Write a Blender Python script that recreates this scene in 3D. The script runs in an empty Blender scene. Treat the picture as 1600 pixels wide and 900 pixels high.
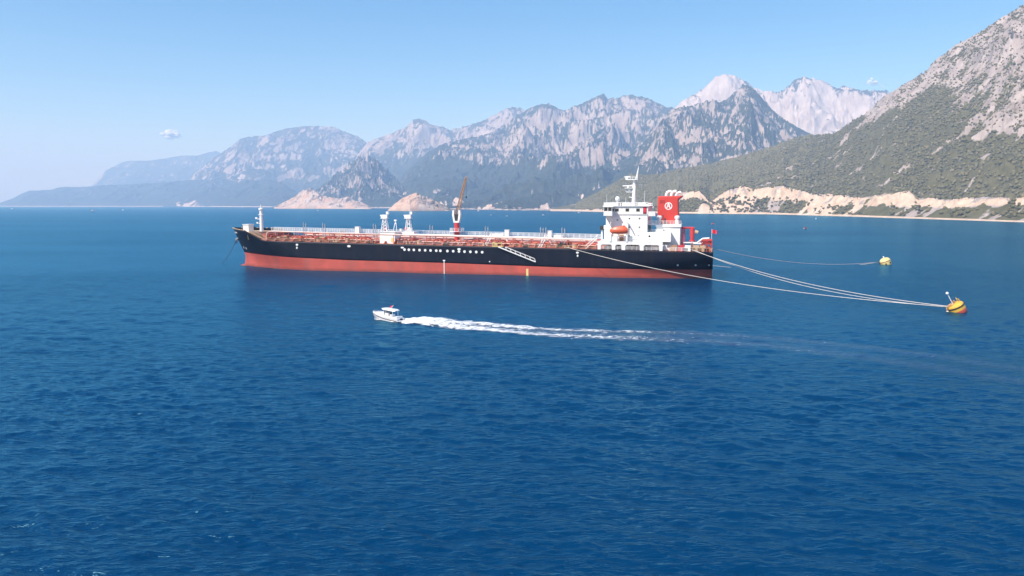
import bpy, math, random
import numpy as np
from mathutils import Vector, Matrix, Euler

# ------------------------------------------------------------------ camera, sky, sun, exposure
scene = bpy.context.scene
R = math.radians
CAM_H = 23.5
F_PX = 1142.0
PITCH = math.atan(130.0 / F_PX)
cam_d = bpy.data.cameras.new('camera')
cam_d.sensor_width = 36.0
cam_d.lens = 36.0 * F_PX / 1600.0
cam_d.clip_start = 0.5
cam_d.clip_end = 90000.0
cam = bpy.data.objects.new('camera', cam_d)
scene.collection.objects.link(cam)
cam.location = (0, 0, CAM_H)
cam.rotation_euler = (math.pi / 2 - PITCH, 0, 0)
scene.camera = cam

SUN_AZ = math.atan2(-0.80, -0.60)          # direction towards the sun, measured from +Y to +X
SUN_EL = R(47)
world = bpy.data.worlds.new('World')
scene.world = world
world.use_nodes = True
wn = world.node_tree.nodes
wl = world.node_tree.links
wn.clear()
sky = wn.new('ShaderNodeTexSky')
sky.sky_type = 'NISHITA'
sky.sun_disc = False
sky.sun_elevation = SUN_EL
sky.sun_rotation = SUN_AZ
sky.altitude = 0
sky.air_density = 1.0
sky.dust_density = 0.6
sky.ozone_density = 2.0
bg = wn.new('ShaderNodeBackground')
bg.inputs['Strength'].default_value = 0.125
wo = wn.new('ShaderNodeOutputWorld')
hs = wn.new('ShaderNodeHueSaturation')
hs.inputs['Saturation'].default_value = 1.42
wl.new(sky.outputs[0], hs.inputs['Color'])
wl.new(hs.outputs[0], bg.inputs[0])
wl.new(bg.outputs[0], wo.inputs[0])

sun_d = bpy.data.lights.new('sun', 'SUN')
sun_d.energy = 4.8
sun_d.angle = R(0.5)
sun_d.color = (1.0, 0.95, 0.88)
sun = bpy.data.objects.new('sun', sun_d)
scene.collection.objects.link(sun)
sdir = Vector((math.sin(SUN_AZ) * math.cos(SUN_EL), math.cos(SUN_AZ) * math.cos(SUN_EL), math.sin(SUN_EL)))
sun.rotation_euler = sdir.to_track_quat('Z', 'Y').to_euler()
sun.location = (-200, -150, 300)

scene.view_settings.view_transform = 'Standard'
scene.view_settings.look = 'None'
scene.view_settings.gamma = 1.0
scene.view_settings.exposure = 0.48
scene.cycles.max_bounces = 6
scene.cycles.volume_bounces = 3
scene.cycles.transparent_max_bounces = 32
scene.cycles.use_denoising = True
scene.cycles.sample_clamp_direct = 2.0
scene.cycles.caustics_reflective = False
scene.cycles.caustics_refractive = False

HAZE_DENSITY = 0.000115
HAZE_COLOR = (0.46, 0.67, 1.0)
HAZE_TOP = 1500.0

rng = np.random.default_rng(7)
random.seed(7)
COL = scene.collection

# ------------------------------------------------------------------ picture geometry helpers
def pix(px, py):
    """azimuth ratio x/y and elevation ratio z/y of the line of sight through a photo pixel"""
    px = np.asarray(px, float); py = np.asarray(py, float)
    u = px - 800.0; v = 450.0 - py
    dy = F_PX * math.cos(PITCH) + v * math.sin(PITCH)
    dz = -F_PX * math.sin(PITCH) + v * math.cos(PITCH)
    return u / dy, dz / dy

def ground(px, py, z=0.0):
    a, e = pix(px, py)
    Y = (z - CAM_H) / e
    return np.array([a * Y, Y, z + 0 * Y])

def at_dist(px, py, Y):
    a, e = pix(px, py)
    return np.array([a * Y, Y, CAM_H + e * Y])

# ------------------------------------------------------------------ noise
_P = rng.permutation(4096)
_G = rng.uniform(0, 2 * np.pi, 4096)
_GX, _GY = np.cos(_G), np.sin(_G)
def gnoise(x, y, seed=0):
    xi = np.floor(x).astype(np.int64); yi = np.floor(y).astype(np.int64)
    xf = x - xi; yf = y - yi
    u = xf * xf * xf * (xf * (xf * 6 - 15) + 10); v = yf * yf * yf * (yf * (yf * 6 - 15) + 10)
    def g(ix, iy, dx, dy):
        h = _P[(_P[(ix + seed * 131) & 4095] + iy) & 4095]
        return _GX[h] * dx + _GY[h] * dy
    a = g(xi, yi, xf, yf); b = g(xi + 1, yi, xf - 1, yf)
    c = g(xi, yi + 1, xf, yf - 1); d = g(xi + 1, yi + 1, xf - 1, yf - 1)
    return (a + u * (b - a) + v * (c - a + u * (a - b - c + d))) * 1.5
def fbm(x, y, o=5, seed=0, gain=0.5):
    s = 0; a = 1.0
    for i in range(o):
        s = s + a * gnoise(x, y, seed + i); x = x * 2.03 + 11.7; y = y * 2.03 - 5.3; a *= gain
    return s
def ridged(x, y, o=6, seed=0, gain=0.62):
    s = 0; a = 1.0; w = 1.0; tot = 0
    for i in range(o):
        n = 1 - np.abs(gnoise(x, y, seed + i)) * 1.35
        n = n * n
        s = s + a * n * w; tot += a
        w = np.clip(n * 1.4, 0, 1)
        x = x * 2.05 + 3.1; y = y * 2.05 + 8.7; a *= gain
    return s / tot
def sstep(a, b, x):
    t = np.clip((x - a) / (b - a), 0, 1)
    return t * t * (3 - 2 * t)

# ------------------------------------------------------------------ materials
def new_mat(name):
    m = bpy.data.materials.new(name); m.use_nodes = True
    nt = m.node_tree
    return m, nt, nt.nodes['Principled BSDF'], nt.nodes['Material Output']

def paint(name, col, rough=0.45, var=0.12, scale=1.2, dirt=None, dirt_amt=0.0, metal=0.0, streak=False):
    """weathered paint: base colour with broad fading, optional stains"""
    m, nt, b, out = new_mat(name)
    tc = nt.nodes.new('ShaderNodeTexCoord')
    mp = nt.nodes.new('ShaderNodeMapping')
    nt.links.new(tc.outputs['Object'], mp.inputs[0])
    n = nt.nodes.new('ShaderNodeTexNoise'); n.inputs['Scale'].default_value = scale; n.inputs['Detail'].default_value = 6
    nt.links.new(mp.outputs[0], n.inputs['Vector'])
    r = nt.nodes.new('ShaderNodeValToRGB')
    r.color_ramp.elements[0].position = 0.3; r.color_ramp.elements[1].position = 0.72
    r.color_ramp.elements[0].color = (*[c * (1 - var) for c in col], 1)
    r.color_ramp.elements[1].color = (*[min(1, c * (1 + var)) for c in col], 1)
    nt.links.new(n.outputs[0], r.inputs[0])
    src = r.outputs[0]
    if dirt:
        mp2 = nt.nodes.new('ShaderNodeMapping')
        mp2.inputs['Scale'].default_value = (1.0, 1.0, 0.12) if streak else (1, 1, 1)
        nt.links.new(tc.outputs['Object'], mp2.inputs[0])
        n2 = nt.nodes.new('ShaderNodeTexNoise'); n2.inputs['Scale'].default_value = scale * 1.7; n2.inputs['Detail'].default_value = 8
        nt.links.new(mp2.outputs[0], n2.inputs['Vector'])
        r2 = nt.nodes.new('ShaderNodeValToRGB')
        r2.color_ramp.elements[0].position = 0.5; r2.color_ramp.elements[1].position = 0.75
        r2.color_ramp.elements[0].color = (0, 0, 0, 1); r2.color_ramp.elements[1].color = (dirt_amt,) * 3 + (1,)
        nt.links.new(n2.outputs[0], r2.inputs[0])
        mx = nt.nodes.new('ShaderNodeMixRGB'); mx.inputs[2].default_value = (*dirt, 1)
        nt.links.new(r2.outputs[0], mx.inputs[0]); nt.links.new(src, mx.inputs[1])
        src = mx.outputs[0]
    nt.links.new(src, b.inputs['Base Color'])
    b.inputs['Roughness'].default_value = rough
    b.inputs['Metallic'].default_value = metal
    return m

M = {}
M['black'] = paint('hull black', (0.005, 0.007, 0.016), 0.5, 0.25, 0.25, (0.05, 0.035, 0.035), 0.22, streak=True)
M['black'].node_tree.nodes['Principled BSDF'].inputs['Specular IOR Level'].default_value = 0.2
M['red'] = paint('antifouling red', (0.50, 0.085, 0.060), 0.6, 0.16, 0.2, (0.30, 0.10, 0.08), 0.6, streak=True)
def waterline(m, z0, z1, col, amt):
    nt = m.node_tree; b = nt.nodes['Principled BSDF']; src = b.inputs['Base Color'].links[0].from_socket
    tc = nt.nodes.new('ShaderNodeTexCoord'); sp = nt.nodes.new('ShaderNodeSeparateXYZ'); nt.links.new(tc.outputs['Object'], sp.inputs[0])
    n = nt.nodes.new('ShaderNodeTexNoise'); n.inputs['Scale'].default_value = .35; n.inputs['Detail'].default_value = 6; nt.links.new(tc.outputs['Object'], n.inputs['Vector'])
    a = nt.nodes.new('ShaderNodeMath'); a.operation = 'MULTIPLY_ADD'; a.inputs[1].default_value = 1.1; nt.links.new(n.outputs[0], a.inputs[0]); nt.links.new(sp.outputs['Z'], a.inputs[2])
    r = nt.nodes.new('ShaderNodeMapRange'); r.inputs[1].default_value = z0; r.inputs[2].default_value = z1; r.inputs[3].default_value = amt; r.inputs[4].default_value = 0; nt.links.new(a.outputs[0], r.inputs[0])
    mx = nt.nodes.new('ShaderNodeMixRGB'); mx.inputs[2].default_value = (*col, 1); nt.links.new(r.outputs[0], mx.inputs[0]); nt.links.new(src, mx.inputs[1]); nt.links.new(mx.outputs[0], b.inputs['Base Color'])
waterline(M['red'], 0.8, 1.7, (0.20, 0.045, 0.035), 0.8)
M['deck'] = paint('deck red oxide', (0.44, 0.125, 0.075), 0.75, 0.25, 0.3, (0.45, 0.27, 0.20), 0.8)
M['deckbeige'] = paint('buff paint', (0.60, 0.42, 0.27), 0.7, 0.15, 0.6, (0.40, 0.2, 0.12), 0.6)
M['white'] = paint('white ship paint', (0.86, 0.85, 0.83), 0.4, 0.04, 0.35, (0.55, 0.42, 0.33), 0.35, streak=True)
M['whitegloss'] = paint('white gelcoat', (0.82, 0.82, 0.81), 0.25, 0.03, 0.8)
M['pipe'] = paint('pipe red', (0.55, 0.10, 0.055), 0.55, 0.3, 0.5, (0.5, 0.3, 0.24), 0.7)
M['pinkpipe'] = paint('faded pipe', (0.70, 0.52, 0.46), 0.55, 0.15, 0.3, (0.5, 0.2, 0.15), 0.5)
M['brightred'] = paint('crane red', (0.55, 0.045, 0.05), 0.45, 0.12, 0.6)
M['funnel'] = paint('funnel red', (0.62, 0.055, 0.04), 0.45, 0.06, 0.3)
M['darkred'] = paint('dark red lettering', (0.22, 0.02, 0.025), 0.5, 0.05)
M['orange'] = paint('lifeboat orange', (0.75, 0.13, 0.05), 0.4, 0.06, 0.7)
M['glass'] = paint('dark window', (0.02, 0.025, 0.03), 0.12, 0.1)
M['grey'] = paint('grey steel', (0.36, 0.38, 0.42), 0.5, 0.15)
M['dark'] = paint('dark fittings', (0.03, 0.03, 0.035), 0.6, 0.2)
M['yellow'] = paint('buoy yellow', (0.72, 0.44, 0.06), 0.5, 0.12, 0.8, (0.45, 0.25, 0.08), 0.6)
M['paleyellow'] = paint('pale yellow', (0.80, 0.62, 0.25), 0.5, 0.1, 0.6, (0.5, 0.3, 0.1), 0.4)
M['boom'] = paint('crane boom', (0.42, 0.24, 0.14), 0.6, 0.15, 0.8)
M['rope'] = paint('mooring rope', (0.58, 0.53, 0.49), 0.9, 0.15, 2.0)
M['pinkrope'] = paint('pinkish mooring rope', (0.66, 0.52, 0.52), 0.9, 0.15, 2.0)
M['chain'] = paint('chain iron', (0.10, 0.075, 0.07), 0.8, 0.2, 2.0)
M['flagred'] = paint('flag red', (0.75, 0.03, 0.06), 0.8, 0.05)
M['buoyred'] = paint('buoy red', (0.62, 0.10, 0.07), 0.5, 0.15)
M['skin'] = paint('skin', (0.45, 0.26, 0.18), 0.6, 0.05)
M['navy'] = paint('dark clothing', (0.02, 0.022, 0.03), 0.8, 0.1)
M['roof'] = paint('roof tile', (0.40, 0.17, 0.11), 0.8, 0.1, 0.05)
M['plaster'] = paint('plaster', (0.75, 0.70, 0.66), 0.8, 0.06, 0.05)
M['brown'] = paint('boat stripe', (0.07, 0.025, 0.03), 0.4, 0.1)
M['wood'] = paint('dark jetty timber', (0.07, 0.055, 0.05), 0.9, 0.2, 0.2)
M['leaf'] = paint('pine foliage', (0.125, 0.114, 0.044), 0.8, 0.35, 0.12)
M['leaf2'] = paint('scrub foliage', (0.170, 0.146, 0.066), 0.8, 0.35, 0.12)
M['bark'] = paint('bark', (0.12, 0.08, 0.06), 0.9, 0.2)

# ------------------------------------------------------------------ mesh builder
def tag(o, label=None, cat=None, group=None, kind=None):
    if label: o['label'] = label
    if cat: o['category'] = cat
    if group: o['group'] = group
    if kind: o['kind'] = kind
    return o
def empty(name, loc=(0, 0, 0), rz=0.0):
    o = bpy.data.objects.new(name, None); COL.objects.link(o)
    o.empty_display_size = 1.0
    o.location = loc; o.rotation_euler = (0, 0, rz)
    return o

class MB:
    def __init__(self): self.v = []; self.f = []; self.mi = []; self.cur = 0
    def add(self, vs, fs):
        o = len(self.v)
        self.v += [tuple(map(float, p)) for p in vs]
        for f in fs: self.f.append(tuple(i + o for i in f)); self.mi.append(self.cur)
        return self
    def box(self, x0, x1, y0, y1, z0, z1):
        return self.add([(x0, y0, z0), (x1, y0, z0), (x1, y1, z0), (x0, y1, z0), (x0, y0, z1), (x1, y0, z1), (x1, y1, z1), (x0, y1, z1)],
                 [(0, 3, 2, 1), (4, 5, 6, 7), (0, 1, 5, 4), (1, 2, 6, 5), (2, 3, 7, 6), (3, 0, 4, 7)])
    def cbox(self, c, sx, sy, sz): return self.box(c[0] - sx / 2, c[0] + sx / 2, c[1] - sy / 2, c[1] + sy / 2, c[2] - sz / 2, c[2] + sz / 2)
    def bar(self, p, q, r, n=6, r2=None):
        p = Vector(p); q = Vector(q); d = (q - p)
        if d.length < 1e-6: return self
        qt = d.to_track_quat('Z', 'Y'); r2 = r if r2 is None else r2
        vs = []
        for (c, rr) in ((p, r), (q, r2)):
            for k in range(n):
                a = 2 * math.pi * (k + 0.5) / n
                vs.append(c + qt @ Vector((math.cos(a) * rr, math.sin(a) * rr, 0)))
        fs = [(k, (k + 1) % n, n + (k + 1) % n, n + k) for k in range(n)]
        fs += [tuple(range(n - 1, -1, -1)), tuple(range(n, 2 * n))]
        return self.add(vs, fs)
    def tube(self, pts, r, n=6):
        pts = [Vector(p) for p in pts]
        vs = []
        for i, p in enumerate(pts):
            d = (pts[min(i + 1, len(pts) - 1)] - pts[max(i - 1, 0)]).normalized()
            up = Vector((0, 0, 1)) if abs(d.z) < 0.95 else Vector((1, 0, 0))
            s = d.cross(up).normalized(); w = s.cross(d)
            rr = r[i] if isinstance(r, (list, tuple)) else r
            for k in range(n):
                a = 2 * math.pi * k / n
                vs.append(p + s * math.cos(a) * rr + w * math.sin(a) * rr)
        fs = []
        for i in range(len(pts) - 1):
            for k in range(n):
                fs.append((i * n + k, (i + 1) * n + k, (i + 1) * n + (k + 1) % n, i * n + (k + 1) % n))
        fs += [tuple(range(n)), tuple(range((len(pts) - 1) * n + n - 1, (len(pts) - 1) * n - 1, -1))]
        return self.add(vs, fs)
    def prism(self, poly, y0, y1, inset=None):
        """poly in x,z; extruded along y"""
        n = len(poly)
        vs = [(p[0], y0, p[1]) for p in poly] + [(p[0], y1, p[1]) for p in poly]
        fs = [tuple(range(n)), tuple(range(2 * n - 1, n - 1, -1))] + [(k, n + k, n + (k + 1) % n, (k + 1) % n) for k in range(n)]
        return self.add(vs, fs)
    def lathe(self, prof, c=(0, 0, 0), n=16):
        """prof: (r, z)"""
        vs = []
        for (r, z) in prof:
            for k in range(n):
                a = 2 * math.pi * k / n
                vs.append((c[0] + r * math.cos(a), c[1] + r * math.sin(a), c[2] + z))
        fs = []
        for i in range(len(prof) - 1):
            for k in range(n):
                fs.append((i * n + k, i * n + (k + 1) % n, (i + 1) * n + (k + 1) % n, (i + 1) * n + k))
        fs += [tuple(range(n - 1, -1, -1)), tuple(range((len(prof) - 1) * n, len(prof) * n))]
        return self.add(vs, fs)
    def ell(self, c, rx, ry, rz, n=10, m=7):
        vs = []; 
        for i in range(m + 1):
            th = math.pi * i / m
            for k in range(n):
                a = 2 * math.pi * k / n
                s = max(math.sin(th), 0.02)
                vs.append((c[0] + rx * s * math.cos(a), c[1] + ry * s * math.sin(a), c[2] - rz * math.cos(th)))
        fs = []
        for i in range(m):
            for k in range(n):
                fs.append((i * n + k, i * n + (k + 1) % n, (i + 1) * n + (k + 1) % n, (i + 1) * n + k))
        return self.add(vs, fs)
    def disc_y(self, c, r, th, n=16):
        """flat round plate facing +y"""
        vs = []
        for y in (c[1], c[1] + th):
            for k in range(n):
                a = 2 * math.pi * k / n
                vs.append((c[0] + r * math.cos(a), y, c[2] + r * math.sin(a)))
        fs = [tuple(range(n)), tuple(range(2 * n - 1, n - 1, -1))] + [(k, n + k, n + (k + 1) % n, (k + 1) % n) for k in range(n)]
        return self.add(vs, fs)
    def build(self, name, mats, parent=None, smooth=False, solid=None):
        me = bpy.data.meshes.new(name)
        me.from_pydata(self.v, [], self.f)
        if not isinstance(mats, (list, tuple)): mats = [mats]
        for m in mats: me.materials.append(m)
        if len(mats) > 1: me.polygons.foreach_set('material_index', self.mi)
        if smooth:
            me.polygons.foreach_set('use_smooth', [True] * len(me.polygons))
        me.update()
        o = bpy.data.objects.new(name, me); COL.objects.link(o)
        if smooth == 'auto':
            try:
                me.set_sharp_from_angle(angle=R(40))
            except Exception: pass
        if parent: o.parent = parent
        if solid:
            md = o.modifiers.new('thickness', 'SOLIDIFY'); md.thickness = solid; md.offset = -1
        return o

def grid_mesh(name, X, Y, Z, mat, attrs=None, smooth=True):
    nr, nc = X.shape
    me = bpy.data.meshes.new(name)
    nv = nr * nc
    co = np.empty((nv, 3), np.float32); co[:, 0] = X.ravel(); co[:, 1] = Y.ravel(); co[:, 2] = Z.ravel()
    i = np.arange(nv).reshape(nr, nc)
    q = np.stack([i[:-1, :-1], i[:-1, 1:], i[1:, 1:], i[1:, :-1]], -1).reshape(-1, 4)
    nf = len(q)
    me.vertices.add(nv); me.vertices.foreach_set('co', co.ravel())
    me.loops.add(nf * 4); me.loops.foreach_set('vertex_index', q.astype(np.int32).ravel())
    me.polygons.add(nf); me.polygons.foreach_set('loop_start', np.arange(0, nf * 4, 4, dtype=np.int32))
    me.polygons.foreach_set('loop_total', np.full(nf, 4, np.int32))
    me.update(calc_edges=True)
    me.polygons.foreach_set('use_smooth', np.full(nf, smooth))
    for k, val in (attrs or {}).items():
        at = me.attributes.new(k, 'FLOAT', 'POINT'); at.data.foreach_set('value', val.astype(np.float32).ravel())
    me.materials.append(mat)
    o = bpy.data.objects.new(name, me); COL.objects.link(o)
    return o

# ------------------------------------------------------------------ sea
NW = 96
_lam = np.exp(np.linspace(math.log(0.6), math.log(11.0), NW)) * rng.uniform(0.93, 1.07, NW)
_dir = R(262) + rng.normal(0, 1, NW) * R(33)
_kx = np.cos(_dir) * 2 * np.pi / _lam; _ky = np.sin(_dir) * 2 * np.pi / _lam
_ph = rng.uniform(0, 2 * np.pi, NW)
_slope = 0.0320 * np.where(_lam < 2.6, 1.0, (2.6 / _lam) ** 0.85)
_amp = _slope * _lam / (2 * np.pi)
def waves(X, Y, spacing=None):
    Z = np.zeros_like(X, dtype=float)
    gust = 0.85 + 0.4 * gnoise(X / 37.0, Y / 23.0, 5)
    for k in range(NW):
        w = _amp[k]
        s = np.sin(_kx[k] * X + _ky[k] * Y + _ph[k])
        c = w * (s + 0.22 * s * s)
        if spacing is not None: c = c * sstep(0.0, 1.0, (_lam[k] / (spacing + 1e-6) - 2.2) / 2.0)
        Z += c
    return Z * gust

def make_sea():
    m, nt, b, out = new_mat('sea water')
    N = nt.nodes; L = nt.links
    N.remove(b)
    # light coming back up out of the deep water, under a glossy skin whose unresolved ripples keep it from mirroring at grazing angles
    b = N.new('ShaderNodeBsdfDiffuse'); gl = N.new('ShaderNodeBsdfGlossy'); gl.inputs['Roughness'].default_value = 0.17
    gl.inputs['Color'].default_value = (0.36, 0.86, 1, 1)
    fr = N.new('ShaderNodeFresnel'); fr.inputs['IOR'].default_value = 1.333
    fm = N.new('ShaderNodeMath'); fm.operation = 'MULTIPLY'; fm.inputs[1].default_value = 1.15
    fc = N.new('ShaderNodeMath'); fc.operation = 'MINIMUM'; fc.inputs[1].default_value = 0.42
    L.new(fr.outputs[0], fm.inputs[0]); L.new(fm.outputs[0], fc.inputs[0])
    mxs = N.new('ShaderNodeMixShader'); L.new(fc.outputs[0], mxs.inputs[0]); L.new(b.outputs[0], mxs.inputs[1]); L.new(gl.outputs[0], mxs.inputs[2])
    L.new(mxs.outputs[0], out.inputs['Surface'])
    geo = N.new('ShaderNodeNewGeometry')
    # broad variation: wind patches and slicks
    mpa = N.new('ShaderNodeMapping'); mpa.inputs['Scale'].default_value = (0.0035, 0.009, 1); mpa.inputs['Rotation'].default_value = (0, 0, R(8))
    L.new(geo.outputs['Position'], mpa.inputs[0])
    na = N.new('ShaderNodeTexNoise'); na.inputs['Scale'].default_value = 1.0; na.inputs['Detail'].default_value = 4; na.inputs['Distortion'].default_value = 0.6
    L.new(mpa.outputs[0], na.inputs['Vector'])
    ra = N.new('ShaderNodeMapRange'); ra.inputs[1].default_value = 0.35; ra.inputs[2].default_value = 0.7; ra.inputs[3].default_value = 1.15; ra.inputs[4].default_value = 0.45
    L.new(na.outputs[0], ra.inputs[0])
    # subtle colour change with depth and suspended matter
    mx = N.new('ShaderNodeMixRGB'); mx.inputs[1].default_value = (0.0001, 0.0225, 0.074, 1); mx.inputs[2].default_value = (0.0001, 0.035, 0.102, 1)
    L.new(na.outputs[0], mx.inputs[0]); L.new(mx.outputs[0], b.inputs['Color'])
    # small ripples
    def rip(sx, sy, rot, det):
        mp = N.new('ShaderNodeMapping'); mp.inputs['Scale'].default_value = (sx, sy, 1); mp.inputs['Rotation'].default_value = (0, 0, R(rot))
        L.new(geo.outputs['Position'], mp.inputs[0])
        n = N.new('ShaderNodeTexNoise'); n.inputs['Scale'].default_value = 1; n.inputs['Detail'].default_value = det; n.inputs['Roughness'].default_value = 0.55
        n.inputs['Distortion'].default_value = 0.3
        L.new(mp.outputs[0], n.inputs['Vector'])
        return n
    n1 = rip(0.42, 1.25, 5, 4); n2 = rip(1.6, 3.6, -9, 3)
    b1 = N.new('ShaderNodeBump'); b1.inputs['Distance'].default_value = 0.46
    b2 = N.new('ShaderNodeBump'); b2.inputs['Distance'].default_value = 0.06
    ms = N.new('ShaderNodeMath'); ms.operation = 'MULTIPLY'; ms.inputs[1].default_value = 0.85
    L.new(ra.outputs[0], ms.inputs[0])
    L.new(ms.outputs[0], b1.inputs['Strength']); L.new(ms.outputs[0], b2.inputs['Strength'])
    L.new(n1.outputs[0], b1.inputs['Height']); L.new(n2.outputs[0], b2.inputs['Height'])
    L.new(b1.outputs[0], b2.inputs['Normal'])
    for q in (b, gl, fr): L.new(b2.outputs[0], q.inputs['Normal'])
    # rows thin out with distance
    ys = [14.0]
    hf = CAM_H * 731.0
    while ys[-1] < 24000:
        y = ys[-1]
        ys.append(y + max(0.10, 0.55 * y * y / hf) if y < 420 else y + min(1.2 * y * y / hf, 0.18 * y))
    ys = np.array(ys)
    a = np.concatenate([np.linspace(-1.3, -0.84, 40)[:-1], np.linspace(-0.84, 0.84, 900), np.linspace(0.84, 1.3, 40)[1:]])
    A, Y = np.meshgrid(a, ys)
    X = A * Y
    sp = np.maximum(np.gradient(ys)[:, None], np.gradient(a)[None, :] * Y)
    Z = np.zeros_like(X)
    near = ys < 700
    Z[near] = waves(X[near], Y[near], sp[near])
    o = grid_mesh('sea', X, Y, Z, m)
    tag(o, kind='structure')
    return o
make_sea()

# ------------------------------------------------------------------ hills and mountains
def rock_mat(name, rock_a, rock_b, veg_a, veg_b, tan_a, tan_b, scale, bump=1.0):
    m, nt, b, out = new_mat(name)
    N = nt.nodes; L = nt.links
    geo = N.new('ShaderNodeNewGeometry')
    def noise(s, det, rough=0.6, sz=1.0):
        mp = N.new('ShaderNodeMapping'); mp.inputs['Scale'].default_value = (s, s, s * sz)
        L.new(geo.outputs['Position'], mp.inputs[0])
        n = N.new('ShaderNodeTexNoise'); n.inputs['Scale'].default_value = 1; n.inputs['Detail'].default_value = det; n.inputs['Roughness'].default_value = rough
        L.new(mp.outputs[0], n.inputs['Vector']); return n.outputs[0]
    def ramp(src, c0, c1, p0=0.35, p1=0.65):
        r = N.new('ShaderNodeValToRGB'); r.color_ramp.elements[0].position = p0; r.color_ramp.elements[1].position = p1
        r.color_ramp.elements[0].color = (*c0, 1); r.color_ramp.elements[1].color = (*c1, 1)
        L.new(src, r.inputs[0]); return r.outputs[0]
    fine = noise(scale, 8, 0.65); big = noise(scale * 0.13, 4); strat = noise(scale * 0.45, 6, 0.6, 0.35)
    rock = ramp(strat, rock_a, rock_b); veg = ramp(fine, veg_a, veg_b); tan = ramp(fine, tan_a, tan_b)
    def attr(nm):
        a = N.new('ShaderNodeAttribute'); a.attribute_name = nm; return a.outputs['Fac']
    # jitter the stored masks with fine noise so that their edges break up
    def jit(src, amt, lo, hi):
        s = N.new('ShaderNodeMath'); s.operation = 'SUBTRACT'; s.inputs[1].default_value = 0.5; L.new(fine, s.inputs[0])
        mu = N.new('ShaderNodeMath'); mu.operation = 'MULTIPLY_ADD'; mu.inputs[1].default_value = amt; L.new(s.outputs[0], mu.inputs[0]); L.new(src, mu.inputs[2])
        mr = N.new('ShaderNodeMapRange'); mr.interpolation_type = 'SMOOTHSTEP'; mr.inputs[1].default_value = lo; mr.inputs[2].default_value = hi; L.new(mu.outputs[0], mr.inputs[0])
        return mr.outputs[0]
    m1 = N.new('ShaderNodeMixRGB'); L.new(jit(attr('tan'), 0.9, 0.4, 0.6), m1.inputs[0]); L.new(rock, m1.inputs[1]); L.new(tan, m1.inputs[2])
    m2 = N.new('ShaderNodeMixRGB'); L.new(jit(attr('veg'), 1.5, 0.38, 0.62), m2.inputs[0]); L.new(m1.outputs[0], m2.inputs[1]); L.new(veg, m2.inputs[2])
    L.new(m2.outputs[0], b.inputs['Base Color'])
    b.inputs['Roughness'].default_value = 0.9
    b.inputs['Specular IOR Level'].default_value = 0.1
    bp = N.new('ShaderNodeBump'); bp.inputs['Strength'].default_value = 0.7; bp.inputs['Distance'].default_value = bump / scale * 0.35
    L.new(fine, bp.inputs['Height']); L.new(bp.outputs[0], b.inputs['Normal'])
    return m

VEG_A, VEG_B = (0.022, 0.032, 0.026), (0.060, 0.068, 0.045)
ROCK_A, ROCK_B = (0.27, 0.215, 0.195), (0.45, 0.375, 0.345)
TAN_A, TAN_B = (0.44, 0.31, 0.25), (0.62, 0.52, 0.45)

def lerp_pts(pts, x):
    p = np.array(pts, float); return np.interp(x, p[:, 0], p[:, 1])

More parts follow.
